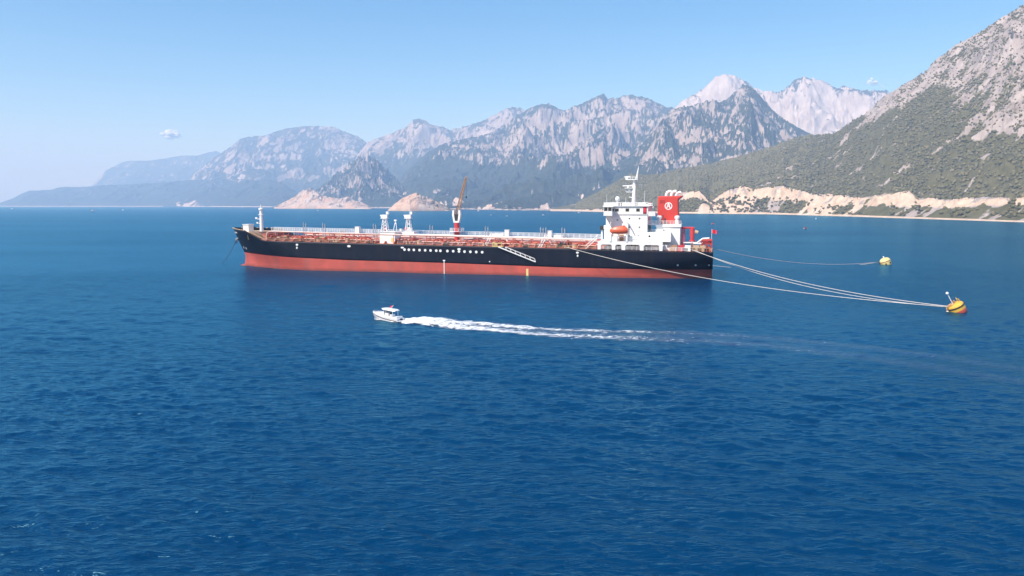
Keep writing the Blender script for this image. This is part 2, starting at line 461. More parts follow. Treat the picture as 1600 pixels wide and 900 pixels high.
def terrain(name, skyline, shore, yr, seed, step=1.3, rows=120, gamma=1.2, amp=0.35, feat=900.0, jag=0.006,
            mat=None, maskf=None, zmod=None, steep=0.0, aniso=0.45):
    sk = np.array(skyline, float)
    a_s, e_s = pix(sk[:, 0], sk[:, 1])
    px = np.arange(sk[0, 0], sk[-1, 0] + 0.1, step)
    a0, e0 = pix(sk[0, 0], sk[0, 1]); a1, e1 = pix(sk[-1, 0], sk[-1, 1])
    a = np.linspace(a_s[0], a_s[-1], len(px))
    er = np.interp(a, a_s, e_s)
    pxc = np.interp(a, a_s, sk[:, 0])
    Yr = lerp_pts(yr, pxc); Yf = lerp_pts(shore, pxc)
    zr = np.maximum(CAM_H + er * Yr, 4.0)
    tf = np.linspace(0, 1, rows) ** 1.15
    tb = np.array([1.03, 1.08, 1.15, 1.25, 1.4])
    t = np.concatenate([tf, tb])[:, None]
    Y = Yf + (Yr - Yf) * t
    X = a[None, :] * Y
    tc = np.clip(t, 0, 1)
    sh = tc ** gamma
    if steep: sh = (1 - steep) * sh + steep * sstep(0.45, 1.0, tc)
    back = np.clip((t - 1) / 0.4, 0, 1)
    base = zr[None, :] * sh * (1 - 0.55 * back)
    wx = fbm(X / feat * 0.7, Y / feat * 0.7, 3, seed + 20) * 0.35
    wy = fbm(X / feat * 0.7 + 40, Y / feat * 0.7, 3, seed + 25) * 0.35
    D = ridged(X / feat + wx, Y / feat * aniso + wy, 7, seed)
    env = np.clip(tc, 0, 1) ** 0.7 * (1 - 0.25 * sstep(0.85, 1, tc))
    Z = base + amp * zr[None, :] * env * (1 - 0.55 * sstep(0.75, 1.0, tc)) * (D - 0.42)
    Z = np.maximum(Z, 0.02 * zr * tc)
    if zmod is not None: Z = zmod(pxc, t, X, Y, Z, zr)
    # the skyline seen from the ship's anchorage keeps its true height
    front = t[:, 0] <= 1.0001
    mxe = ((Z[front] - CAM_H) / Y[front]).max(0)
    k = np.where((mxe > 1e-4) & (er > 1e-4), (er * Yr + CAM_H) / np.maximum(mxe * Yr + CAM_H, 1), 1.0)
    k = np.clip(k, 0.4, 2.0)
    hw = int(9 / step)
    ker = np.hanning(2 * hw + 3)[1:-1]; ker /= ker.sum()
    k = np.convolve(np.pad(k, hw, 'edge'), ker, 'valid')
    kk = 1 + (k[None, :] - 1) * sstep(0.15, 0.7, tc)
    Z = Z * kk
    Z[0] = -3.0
    # normals
    P = np.stack([X, Y, Z], -1)
    du = np.gradient(P, axis=1); dv = np.gradient(P, axis=0)
    n = np.cross(du, dv); n /= np.linalg.norm(n, axis=-1, keepdims=True) + 1e-9
    nz = np.abs(n[..., 2])
    pyc = 450 - F_PX * np.tan(np.arctan((Z - CAM_H) / Y) + PITCH)
    info = dict(px=np.broadcast_to(pxc, X.shape), py=pyc, X=X, Y=Y, Z=Z, nz=nz, t=np.broadcast_to(t, X.shape), D=D, feat=feat, seed=seed)
    veg, tan = maskf(info)
    o = grid_mesh(name, X, Y, Z, mat, {'veg': veg, 'tan': tan})
    tag(o, kind='structure')
    info['veg'] = veg; info['tan'] = tan; info['obj'] = o
    return info

def mask_generic(slope0, slope1, rockbias=0.0, treeline=None, tanf=None, big=0.5, fs=1.0):
    def f(i):
        n1 = fbm(i['X'] / i['feat'] * 2.2 * fs, i['Y'] / i['feat'] * 1.2 * fs, 5, i['seed'] + 60)
        n2 = fbm(i['X'] / i['feat'] * 11 * fs, i['Y'] / i['feat'] * 5 * fs, 4, i['seed'] + 70)
        n3 = fbm(i['X'] / i['feat'] * 38 * fs, i['Y'] / i['feat'] * 14 * fs, 3, i['seed'] + 80)
        v = sstep(slope0, slope1, i['nz']) + big * n1 + 0.5 * n2 + 0.75 * n3 - rockbias
        if treeline is not None: v = v + treeline(i)
        tan = np.zeros_like(v) if tanf is None else tanf(i)
        v = v - 1.9 * np.clip(tan, 0, 1)
        return np.clip(v, -0.6, 1.4), tan
    return f

def beach(i, hpx=1.3):
    """pale strand a few metres high at the waterline"""
    return sstep(1.0, 0.6, i['Z'] / (i['Y'] * hpx / F_PX))

mt_far = rock_mat('far limestone', ROCK_A, ROCK_B, VEG_A, VEG_B, TAN_A, TAN_B, 0.016)
mt_mid = rock_mat('limestone and maquis', ROCK_A, ROCK_B, VEG_A, VEG_B, TAN_A, TAN_B, 0.032)
mt_pale = rock_mat('bare pale limestone', (0.38, 0.31, 0.285), (0.56, 0.48, 0.445), VEG_A, VEG_B, TAN_A, TAN_B, 0.026)
mt_near = rock_mat('hillside scrub and limestone', (0.28, 0.225, 0.20), (0.45, 0.38, 0.345), (0.084, 0.078, 0.034), (0.140, 0.126, 0.062), (0.52, 0.36, 0.25), (0.66, 0.52, 0.40), 0.055)
mt_cliff = rock_mat('coastal cliff rock', (0.34, 0.24, 0.19), (0.55, 0.45, 0.39), VEG_A, VEG_B, (0.44, 0.28, 0.20), (0.58, 0.43, 0.34), 0.05)

# far massif fading into the air on the left
terrain('mountain', [(110, 318), (140, 293), (150, 283), (165, 266), (178, 260), (190, 254), (203, 251), (232, 251), (260, 247), (285, 243), (310, 243), (318, 240), (335, 236), (360, 242), (400, 262), (440, 300)],
        [(100, 12900), (440, 12900)], [(100, 17000), (440, 17000)], 3, rows=70, gamma=0.9, amp=0.30, feat=1500, jag=0.002, mat=mt_far,
        maskf=mask_generic(0.55, 0.85, -0.1))
# big left massif
terrain('mountain', [(255, 316), (290, 292), (305, 270), (330, 249), (362, 228), (375, 217), (385, 214), (412, 212), (430, 206), (445, 201), (475, 197), (500, 197), (522, 198), (530, 202), (545, 208), (560, 213), (570, 221), (580, 227), (600, 240), (640, 262), (690, 290)],
        [(250, 9300), (690, 8500)], [(250, 12500), (690, 12000)], 11, rows=130, gamma=1.05, amp=0.40, feat=1500, jag=0.003, mat=mt_far,
        maskf=mask_generic(0.60, 0.86, -0.22, treeline=lambda i: 0.5 * sstep(275, 300, i['py']) - 0.25 * sstep(250, 215, i['py'])))
# low dark coastal ridge at far left
terrain('hill', [(-60, 321), (-20, 320), (0, 317), (20, 310), (33, 303), (45, 298), (80, 296.5), (96, 292), (130, 292), (150, 290), (200, 288), (250, 285), (300, 281), (340, 280), (370, 283), (400, 281), (420, 280), (440, 286), (460, 298), (490, 312), (520, 321)],
        [(-60, 10800), (260, 9600), (520, 6200)], [(-60, 12600), (300, 11200), (520, 8000)], 17, rows=90, gamma=0.8, amp=0.55, feat=700, jag=0.002, mat=mt_far,
        maskf=mask_generic(0.1, 0.4, -0.45, tanf=lambda i: np.maximum(beach(i, 1.2), 1.0 * sstep(0.25, 0.75, fbm(i['X'] / 90, i['Y'] / 200, 4, 5) + 0.5) * sstep(309, 316, i['py'] + 5 * fbm(i['X'] / 120, i['Y'] / 120, 3, 6)) * sstep(258, 285, i['px']) * sstep(318, 295, i['px']))))
# middle range behind
terrain('mountain', [(545, 268), (560, 240), (575, 222), (590, 216), (600, 212), (620, 205), (635, 198), (645, 187), (655, 185), (665, 188), (672, 194), (690, 198), (703, 203), (720, 199), (745, 192), (762, 185), (775, 178), (790, 170), (800, 167), (812, 168), (835, 180), (870, 210), (900, 240)],
        [(540, 7600), (900, 7600)], [(540, 10300), (900, 10300)], 23, rows=110, gamma=1.1, amp=0.38, feat=1100, jag=0.004, mat=mt_far,
        maskf=mask_generic(0.55, 0.85, 0.40, treeline=lambda i: 0.8 * sstep(225, 265, i['py'])))
# bright bare peak far behind on the right
terrain('mountain', [(1010, 215), (1040, 178), (1055, 168), (1065, 158), (1085, 147), (1100, 138), (1112, 126), (1118, 119), (1135, 116), (1150, 118), (1155, 122), (1170, 130), (1180, 138), (1195, 142), (1215, 143), (1225, 141), (1235, 132), (1240, 125), (1255, 120), (1270, 122), (1285, 126), (1300, 134), (1308, 138), (1318, 134), (1330, 137), (1345, 141), (1360, 141), (1375, 141), (1385, 142), (1400, 150), (1430, 175), (1470, 205)],
        [(1000, 6400), (1470, 5800)], [(1000, 8200), (1470, 7600)], 31, rows=110, gamma=1.0, amp=0.32, feat=520, jag=0.006, mat=mt_pale, steep=0.5,
        maskf=mask_generic(0.60, 0.95, 0.45, big=0.6, treeline=lambda i: 0.45 * sstep(170, 140, i['py']) * sstep(1190, 1230, i['px'])))
# main rocky range
terrain('mountain', [(610, 300), (640, 262), (665, 240), (690, 225), (720, 218), (760, 210), (790, 195), (805, 181), (820, 174), (828, 168), (845, 163), (857, 162), (866, 165), (875, 171), (880, 173), (893, 168), (905, 163), (920, 157), (930, 151), (938, 148), (944, 146), (949, 154), (955, 154), (970, 151), (985, 148), (1000, 151), (1015, 154), (1030, 162), (1040, 167), (1052, 168), (1075, 190), (1100, 225), (1140, 260)],
        [(610, 4100), (650, 4050), (800, 3200), (930, 2900), (1140, 2900)], [(610, 7200), (800, 8000), (1140, 8000)], 43, rows=260, step=1.1, gamma=1.75, amp=0.42, feat=700, jag=0.008, mat=mt_mid, aniso=0.6,
        maskf=mask_generic(0.62, 0.90, -0.30, treeline=lambda i: 0.95 * sstep(232, 272, i['py'] + 14 * fbm(i['X'] / 500, i['Y'] / 700, 3, 9)) - 0.15 * sstep(215, 160, i['py']),
                           tanf=lambda i: np.maximum(beach(i, 2.2), 1.0 * sstep(0.55, 0.8, fbm(i['X'] / 200, i['Y'] / 500, 3, 77) + 0.35) * sstep(285, 320, i['py']))))
# darker speckled peak in front of it
terrain('mountain', [(925, 300), (960, 262), (1000, 228), (1030, 190), (1052, 170), (1070, 166), (1090, 163), (1105, 157), (1115, 156), (1125, 160), (1135, 155), (1148, 145), (1155, 137), (1165, 133), (1175, 136), (1185, 146), (1195, 158), (1208, 172), (1220, 183), (1240, 195), (1260, 206), (1275, 212), (1300, 222), (1340, 240)],
        [(925, 3400), (1340, 3300)], [(925, 5200), (1150, 5600), (1340, 5200)], 53, rows=200, step=1.0, gamma=1.05, amp=0.42, feat=400, jag=0.008, mat=mt_mid, aniso=0.6,
        maskf=mask_generic(0.55, 0.86, -0.45, big=0.55, fs=0.9, treeline=lambda i: 0.5 * sstep(255, 275, i['py']) + 0.2 * sstep(1180, 1250, i['px'])))
# rocky headland, sea cliff and islet in the middle distance
terrain('headland', [(470, 318), (490, 300), (510, 284), (520, 275), (545, 256), (560, 246), (575, 243), (590, 250), (605, 265), (618, 276), (628, 290), (636, 300), (645, 312), (660, 321)],
        [(470, 5600), (660, 5000)], [(470, 7000), (660, 6300)], 61, rows=110, step=0.9, gamma=0.75, amp=0.75, feat=200, jag=0.006, mat=mt_mid,
        maskf=mask_generic(0.45, 0.80, -0.42, big=0.6, tanf=lambda i: beach(i, 1.5)))
terrain('sea_cliff', [(428, 323.5), (445, 315), (458, 309), (465, 304), (472, 297), (480, 295), (487, 294), (497, 300), (504, 306), (516, 308), (530, 310), (545, 307), (556, 314), (566, 316), (580, 324)],
        [(428, 4550), (580, 4150)], [(428, 4800), (580, 4400)], 67, rows=60, step=0.7, gamma=0.6, amp=0.65, feat=90, jag=0.004, mat=mt_cliff,
        maskf=mask_generic(0.75, 0.98, 0.55, big=0.8, tanf=lambda i: sstep(-0.2, 0.3, fbm(i['X'] / 90, i['Y'] / 90, 3, 3))))
terrain('islet', [(606, 328.5), (615, 320), (625, 312), (640, 304), (646, 302), (652, 302), (660, 306), (672, 309), (685, 316), (697, 322), (708, 328.5)],
        [(606, 2880), (640, 2780), (708, 2830)], [(606, 2900), (650, 2920), (708, 2900)], 71, rows=60, step=0.6, gamma=0.5, amp=0.65, feat=55, jag=0.004, mat=mt_cliff,
        maskf=mask_generic(0.6, 0.95, 0.45, big=0.5, treeline=lambda i: 0.5 * sstep(655, 680, i['px']) * sstep(0.5, 1, i['t']),
                           tanf=lambda i: sstep(665, 645, i['px']) * 0.9))

# right-hand mountain with forested slope, road cut and scree
CUT_LO = [(860, 330), (900, 328), (1040, 322), (1058, 312), (1095, 309), (1110, 320), (1150, 308), (1200, 309), (1250, 313), (1300, 319), (1350, 319), (1420, 321), (1500, 324), (1560, 320), (1650, 320)]
CUT_HI = [(860, 330), (900, 328), (1040, 322), (1060, 299), (1095, 300), (1110, 316), (1140, 298), (1160, 289), (1180, 296), (1220, 291), (1250, 296), (1280, 306), (1320, 306), (1350, 310), (1400, 303), (1430, 300), (1450, 312), (1500, 312), (1560, 309), (1650, 309)]
def right_zmod(pxc, t, X, Y, Z, zr):
    Yc = Y[0] + 60.0
    lo = CAM_H + pix(pxc, lerp_pts(CUT_LO, pxc))[1] * Yc
    hi = CAM_H + pix(pxc, lerp_pts(CUT_HI, pxc))[1] * (Yc + 25)
    lo = np.maximum(lo, 2.0); hi = np.maximum(hi + np.minimum(4.5, .32 * np.abs(hi - lo)) * fbm(X[0] / 34, Y[0] / 34, 5, 8, .65), lo + .5)
    dY = Y - Y[0]
    low = lo[None, :] * np.clip(dY / 60, 0, 1) ** 1.4 + 1.2 * fbm(X / 18, Y / 18, 4, 4) * sstep(4, 25, dY)
    step_ = (hi - lo)[None, :] * sstep(52 + 10 * fbm(X / 16, Y / 40, 3, 15), 92 + 16 * fbm(X / 22, Y / 60, 4, 12), dY)
    f = low + step_
    w = sstep(70, 420, dY)
    up = hi[None, :] + np.maximum(Z - 0.16 * zr, 0) * 1.0
    return np.where(dY < 90, f, f * (1 - w) + np.maximum(up, f) * w)
def right_mask(i):
    px, py = i['px'], i['py']
    lo = lerp_pts(CUT_LO, px); hi = lerp_pts(CUT_HI, px)
    n1 = fbm(i['X'] / 260, i['Y'] / 260, 5, 91); n2 = fbm(i['X'] / 45, i['Y'] / 45, 4, 95); n3 = fbm(i['X'] / 14, i['Y'] / 14, 3, 99)
    # line above which bare limestone takes over
    rl = lerp_pts([(900, 120), (1260, 150), (1300, 182), (1345, 190), (1400, 190), (1450, 165), (1500, 195), (1560, 215), (1650, 240)], px)
    bare = sstep(12, -28, py - rl + 30 * n1)
    veg = 1.13 - 0.93 * bare + 0.30 * n1 + 0.42 * n2 + 0.2 * n3
    band = sstep(hi - 3, hi + 1, py + 3 * n2) * sstep(lo + 4, lo - 1, py + 4 * n2)
    n4 = fbm(i['X'] / 75, i['Y'] / 40, 4, 141)
    veg = veg - (1.45 - 0.7 * sstep(0.3, 0.6, n4)) * band
    below = sstep(lo - 1, lo + 3, py)
    scree = lerp_pts([(900, 0.3), (1060, 0.2), (1080, 0.0), (1105, 1.0), (1200, 0.55), (1240, 0.2), (1275, 1.0), (1330, 0.8), (1380, 0.4), (1440, 0.12), (1650, 0.0)], px)
    veg = veg - below * (1.2 * scree * (1 - .7 * sstep(.0, .4, n4)) + 0.15 * n3)
    bc = beach(i, 2.6)
    veg = veg - 1.8 * bc
    # rocky outcrops and pale gullies in the forest
    out = sstep(0.55, 0.85, fbm(i['X'] / 110, i['Y'] / 60, 4, 121) + 0.12) * (1 - bare)
    veg = veg - 0.9 * out
    tan = np.clip(band * (0.75 + 0.5 * n2) + below * 0.8 * scree + bc, 0, 1.2)
    return np.clip(veg, -0.7, 1.4), tan
right = terrain('mountain', [(860, 326), (900, 318), (930, 304), (960, 287), (985, 273), (1010, 275), (1030, 273), (1060, 266), (1100, 259), (1150, 247), (1200, 232), (1240, 217), (1265, 212), (1300, 210), (1312, 205), (1320, 197), (1340, 185), (1360, 172), (1370, 160), (1385, 148), (1400, 140), (1420, 127), (1440, 117), (1450, 108), (1460, 95), (1475, 85), (1490, 72), (1510, 62), (1540, 45), (1560, 30), (1580, 20), (1600, 8), (1650, -30), (1750, -90)],
        [(860, 2750), (900, 2650), (1000, 2150), (1100, 1960), (1200, 1850), (1300, 1560), (1400, 1330), (1500, 1160), (1600, 1020), (1750, 880)],
        [(860, 3100), (1000, 3100), (1270, 3000), (1400, 2500), (1600, 2250), (1750, 2150)], 83, rows=330, step=0.95, gamma=1.35, amp=0.20, feat=330, jag=0.005, mat=mt_near,
        maskf=right_mask, zmod=right_zmod)

# woodland on that slope: a mass of small crowns standing on the ground
def crown_template(k):
    r = np.random.default_rng(k)
    t = (1 + 5 ** 0.5) / 2
    v = np.array([(-1, t, 0), (1, t, 0), (-1, -t, 0), (1, -t, 0), (0, -1, t), (0, 1, t), (0, -1, -t), (0, 1, -t), (t, 0, -1), (t, 0, 1), (-t, 0, -1), (-t, 0, 1)]) / 1.9
    f = np.array([(0, 11, 5), (0, 5, 1), (0, 1, 7), (0, 7, 10), (0, 10, 11), (1, 5, 9), (5, 11, 4), (11, 10, 2), (10, 7, 6), (7, 1, 8), (3, 9, 4), (3, 4, 2), (3, 2, 6), (3, 6, 8), (3, 8, 9), (4, 9, 5), (2, 4, 11), (6, 2, 10), (8, 6, 7), (9, 8, 1)])
    v = v * r.uniform(0.65, 1.25, (12, 1)); v[:, 2] = v[:, 2] * 0.85 + 0.6
    return v, f
def scatter(info, n, selp, rmin, rmax, seed):
    r = np.random.default_rng(seed)
    p = selp(info).astype(float).ravel()
    # equal chance per unit of ground
    nr, nc = info['X'].shape
    area = np.abs(np.gradient(info['Y'], axis=0) * np.gradient(info['X'], axis=1)).ravel()
    p = p * area; p /= p.sum()
    idx = r.choice(len(p), n, p=p)
    iy, ix = np.unravel_index(idx, (nr, nc))
    iy = np.clip(iy, 1, nr - 2); ix = np.clip(ix, 1, nc - 2)
    fy = r.uniform(0, 1, n); fx = r.uniform(0, 1, n)
    def s(A): return (A[iy, ix] * (1 - fy) + A[iy + 1, ix] * fy) * (1 - fx) + (A[iy, ix + 1] * (1 - fy) + A[iy + 1, ix + 1] * fy) * fx
    return np.stack([s(info['X']), s(info['Y']), s(info['Z'])], -1), r.uniform(rmin, rmax, n)
def crowns_mesh(name, pts, rad, mats, seed):
    r = np.random.default_rng(seed)
    T = [crown_template(k) for k in range(8)]
    n = len(pts)
    V = np.empty((n, 12, 3), np.float32); Fa = np.empty((n, 20, 3), np.int32)
    which = r.integers(0, 8, n); ang = r.uniform(0, 6.28, n)
    for k in range(8):
        s = which == k
        v, f = T[k]
        c, sn = np.cos(ang[s]), np.sin(ang[s])
        x = v[None, :, 0] * c[:, None] - v[None, :, 1] * sn[:, None]; y = v[None, :, 0] * sn[:, None] + v[None, :, 1] * c[:, None]
        z = np.repeat(v[None, :, 2], s.sum(), 0) * r.uniform(0.8, 1.3, (s.sum(), 1))
        V[s] = np.stack([x, y, z], -1) * rad[s][:, None, None] + pts[s][:, None, :]
        Fa[s] = f[None] + (np.nonzero(s)[0] * 12)[:, None, None]
    me = bpy.data.meshes.new(name)
    me.vertices.add(n * 12); me.vertices.foreach_set('co', V.ravel())
    nf = n * 20
    me.loops.add(nf * 3); me.loops.foreach_set('vertex_index', Fa.ravel())
    me.polygons.add(nf); me.polygons.foreach_set('loop_start', np.arange(0, nf * 3, 3, dtype=np.int32)); me.polygons.foreach_set('loop_total', np.full(nf, 3, np.int32))
    for m in mats: me.materials.append(m)
    me.polygons.foreach_set('material_index', np.repeat(r.integers(0, len(mats), n), 20).astype(np.int32))
    me.update(calc_edges=True)
    o = bpy.data.objects.new(name, me); COL.objects.link(o)
    return o
sel = lambda i: (i['veg'] > 0.45) * (i['t'] < 1.02) * (i['Z'] > 3) * (i['px'] > 900)
pts, rad = scatter(right, 42000, sel, 1.6, 4.2, 1)
o = crowns_mesh('woodland', pts, rad, [M['leaf'], M['leaf2']], 5)
tag(o, kind='stuff')
sel2 = lambda i: (i['veg'] < 0.45) * (i['veg'] > -0.45) * (i['t'] < 1.02) * (i['Z'] > 8) * (i['py'] < 300) * (0.2 + (fbm(i['X'] / 60, i['Y'] / 60, 3, 44) > 0.1))
pts, rad = scatter(right, 5500, sel2, 1.2, 3.2, 2)
o = crowns_mesh('scrub', pts, rad, [M['leaf'], M['leaf2']], 6)
tag(o, kind='stuff')

# separate bushes and small pines on the shore scree
def bush_mesh(k):
    r = random.Random(k); b = MB()
    b.cur = 1; b.bar((0, 0, -0.6), (0.1, 0.05, 0.9), 0.16, 5, 0.09)
    b.bar((0.1, 0.05, 0.7), (0.5, 0.2, 1.3), 0.07, 4, 0.04); b.bar((0.1, 0.05, 0.6), (-0.45, -0.2, 1.2), 0.07, 4, 0.04)
    b.cur = 0
    for j in range(9):
        v, f = crown_template(100 + k * 20 + j)
        s = r.uniform(0.4, 0.75); c = (r.uniform(-0.8, 0.8), r.uniform(-0.8, 0.8), r.uniform(0.4, 1.5))
        b.add([(p[0] * s + c[0], p[1] * s + c[1], (p[2] - 0.5) * s * 0.8 + c[2]) for p in v], [tuple(q) for q in f])
    me = b.build('bush', [M['leaf'] if k % 2 else M['leaf2'], M['bark']])
    return me
protos = [bush_mesh(k) for k in range(6)]
selb = lambda i: (i['py'] > lerp_pts(CUT_LO, i['px']) - 1) * (i['Z'] > 2.5) * (i['px'] > 1110) * (i['px'] < 1620) * (i['t'] < 0.3)
pts, rad = scatter(right, 260, selb, 1.3, 3.6, 3)
for j in range(len(pts)):
    src = protos[j % 6]
    o = src if j < 6 else src.copy()
    if j >= 6: COL.objects.link(o)
    o.name = 'bush' if j == 0 else 'bush.%03d' % j
    o.location = tuple(pts[j]); s = float(rad[j]); o.scale = (s, s, s * 1.05); o.rotation_euler = (0, 0, random.uniform(0, 6.28))
    tag(o, 'small green bush on the pale scree above the right-hand shore', 'bush', 'bushes scattered on the shore scree')

# ------------------------------------------------------------------ tanker
SHIP_O = (1.870, 257.606, 0.0)
HEAD = R(14.5)
ship = empty('tanker_ship', SHIP_O, math.pi - HEAD)
tag(ship, 'long black tanker with red lower hull, white bridge house and red funnel', 'ship')
_fw = np.array([-math.cos(HEAD), math.sin(HEAD), 0]); _pt = np.array([-math.sin(HEAD), -math.cos(HEAD), 0])
def S(s, t, z): return np.array(SHIP_O) + _fw * s + _pt * t + np.array([0, 0, z])
def zd(s): return 9.5 + 0.0105 * s                       # main deck at side
def zred(s): return float(np.interp(s, [-67, -23, 23, 59, 99, 112], [2.95, 3.0, 3.75, 4.0, 5.05, 5.2]))
BH = 14.0
def stem_s(z): return float(np.interp(z, [-3, -1, 0, 1.0, 2.2, 4.2, 10.1, 14.7, 16], [110.8, 110.6, 110.2, 109.7, 109.5, 109.4, 112.4, 114.5, 115.2]))
STERN = -66.4
def ztop(s):
    if s < 92.0: return zd(s)
    return float(np.interp(s, [92.0, 93.5, 100.5, 103, 115], [zd(92.0), zd(92.0) + 0.25, 13.95, 14.15, 14.75]))
def half(s, z):
    d = max(0.0, stem_s(z) - s)
    hz_ = min(1, max(0, z / 13.0))
    Lb = 40 - 17 * hz_
    p = 1.75 + 0.55 * hz_
    fb = 1 - max(0.0, 1 - d / Lb) ** p
    ds = s - STERN
    end = 0.50 + 0.44 * sstep(0.5, 7.5, z); Ls = 42 - 26 * sstep(0.5, 8, z)
    fs = end + (1 - end) * (1 - max(0.0, 1 - ds / Ls) ** 2.2)
    corner = 1 - 0.10 * max(0, 1 - ds / 2.0) ** 2
    return BH * fb * float(fs) * corner
def hull_strip(b, zlo, zhi, nz, ns=90):
    us = np.concatenate([np.linspace(0, 0.06, 8)[:-1], np.linspace(0.06, 0.8, ns // 2)[:-1], np.linspace(0.8, 1.0, ns // 2)])
    rows = []
    for k in range(nz + 1):
        w = k / nz; row = []
        for u in us:
            s0 = STERN + (112 - STERN) * u
            z = zlo(s0) * (1 - w) + zhi(s0) * w
            s1 = STERN + (stem_s(z) - STERN) * u
            z = zlo(s1) * (1 - w) + zhi(s1) * w
            row.append((s1, half(s1, z), z))
        rows.append(row)
    n = len(us); vs = []; fs = []
    for sgn in (1, -1):
        o = len(vs)
        for row in rows: vs += [(p[0], sgn * p[1], p[2]) for p in row]
        for k in range(nz):
            for i in range(n - 1):
                q = (o + k * n + i, o + k * n + i + 1, o + (k + 1) * n + i + 1, o + (k + 1) * n + i)
                fs.append(q if sgn < 0 else q[::-1])
    h = n * (nz + 1)
    for k in range(nz):                                   # transom
        fs.append((k * n, (k + 1) * n, h + (k + 1) * n, h + k * n))
    b.add(vs, fs)
b = MB(); hull_strip(b, lambda s: zred(s), lambda s: ztop(s), 10)
hull = b.build('hull', M['black'], ship, 'auto', 0.12)
b = MB(); hull_strip(b, lambda s: -3.0, lambda s: zred(s), 6); b.ell((109.6, 0, -0.35), 2.3, 1.5, 0.95, 14, 9)
boot = b.build('lower_hull', M['red'], ship, 'auto')

# decks
def deck_mesh(b, s0, s1, zf, n=60):
    ss = np.linspace(s0, s1, n); o = []
    for s in ss:
        z = zf(s); w = max(0.02, half(s, min(z, ztop(s))) - 0.14)
        o += [(s, w, z), (s, 0, z + 0.25), (s, -w, z)]
    fs = []
    for i in range(n - 1):
        a = i * 3
        fs += [(a, a + 1, a + 4, a + 3), (a + 1, a + 2, a + 5, a + 4)]
    b.add(o, fs)
b = MB(); deck_mesh(b, STERN + 0.2, 100.4, lambda s: zd(min(s, 95)) - 0.06)
b.build('main_deck', M['deck'], ship)
b = MB(); deck_mesh(b, 100.0, 114.0, lambda s: ztop(s) - 0.95, 30)
z0 = zd(99)
b.add([(100.0, half(100, 12) - 0.2, z0), (100.0, -half(100, 12) + 0.2, z0), (100.0, -half(100, 13) + 0.2, 13.3), (100.0, half(100, 13) - 0.2, 13.3)], [(0, 1, 2, 3)])
b.build('forecastle_deck', M['deckbeige'], ship, solid=0.1)
b = MB(); b.box(97.6, 99.8, -9, 3.5, z0, 12.6); b.build('forecastle_store', M['deck'], ship)
b = MB(); b.box(103.2, 105.6, 3.2, 6.4, 13.1, 16.0); b.box(103.0, 105.8, 3.0, 6.6, 16.0, 16.2)
b.build('windlass_house', M['white'], ship)
b = MB()
for t in (-3.5, 2.0):
    b.bar((108, t - 1.2, 14.2), (108, t + 1.2, 14.2), 0.75, 10); b.box(107.3, 108.7, t - 1.3, t + 1.3, 13.2, 13.9)
b.build('windlass', M['dark'], ship)
# stairs down from the forecastle on the near side
b = MB()
for t in (10.3, 9.2):
    b.bar((100.5, t, 13.6), (93.8, t, zd(93) + 0.2), 0.16, 4); b.bar((100.5, t, 14.6), (93.8, t, zd(93) + 1.2), 0.07, 4)
for k in range(14):
    w = k / 13; s = 100.4 - 6.6 * w; z = 13.6 - (13.6 - zd(93) - 0.2) * w
    b.box(s - 0.15, s + 0.15, 9.2, 10.3, z - 0.04, z + 0.04)
b.build('stair', M['deckbeige'], ship)
# anchor in its hawse
b = MB(); b.bar((111.6, 1.0, 10.4), (111.9, 1.9, 10.0), 0.5, 8, 0.6)
b.build('hawse_pipe', M['grey'], ship)
b = MB(); b.bar((111.9, 1.8, 10.0), (112.0, 2.0, 8.9), 0.17, 6); b.bar((111.9, 1.9, 8.9), (112.6, 2.3, 9.2), 0.18, 6, 0.1); b.bar((111.9, 1.9, 8.9), (111.0, 2.3, 9.3), 0.18, 6, 0.08)
b.build('anchor', M['dark'], ship)

# marks on the near side: round plates, draft marks, load line, name
def on_side(s, z): return half(s, z)
def plate(name, s, z, r, mat=None, rx=1.0):
    b = MB(); n = 14; vs = []
    for off in (-0.05, 0.05):
        for k in range(n):
            a = 2 * math.pi * k / n
            ss = s + r * rx * math.cos(a); zz = z + r * math.sin(a)
            vs.append((ss, on_side(ss, zz) + off, zz))
    b.add(vs, [tuple(range(n))[::-1], tuple(range(n, 2 * n))] + [(k, (k + 1) % n, n + (k + 1) % n, n + k) for k in range(n)])
    return b.build(name, mat or M['white'], hull)
for px in (632, 639, 647, 656, 665, 673.5, 682.5, 689, 700, 709, 718, 726.5, 735.5, 744.5, 753.5):
    s = 36.8 + (px - 632) * (8.7 - 36.8) / (753.5 - 632)
    plate('round_mark', s, 8.07 + (px - 632) * (7.63 - 8.07) / 121.5, 0.46)
for (s, z, r, rx) in ((78.4, 9.2, .36, 1.4), (78.5, 8.1, .42, .7), (57.9, 8.95, .38, 1.8), (37.6, 8.75, .3, 2), (16.9, 8.55, .32, 2), (-23.7, 8.0, .32, 1.5), (-23.8, 7.0, .38, .7), (6.1, 4.5, .22, 1), (108.6, 7.1, .5, .6), (106.4, 6.9, .5, .6), (-55.7, 4.45, .34, 1), (-61.2, 4.5, .34, 1), (-65.3, 4.5, .3, 1)):
    plate('hull_mark', s, z, r, rx=rx)
b = MB(); b.box(22.2, 22.45, 13.93, 14.06, -1.0, 4.4); b.box(21.9, 22.75, 13.93, 14.06, 4.4, 4.75); b.build('load_line', M['white'], boot)
b = MB(); b.box(-7.35, -6.6, 13.93, 14.1, -0.6, 2.35); b.build('side_ladder_mark', M['paleyellow'], boot)
for s0 in (-23.6, -44, 8):
    pass
# small raised lettering at the bow
b = MB()
for k in range(7):
    s = 111.5 - k * 0.55; z = 13.0
    b.box(s - 0.17, s + 0.17, on_side(s, z) - 0.05, on_side(s, z) + 0.09, z - 0.28, z + 0.25)
b.build('bow_name', M['grey'], hull)
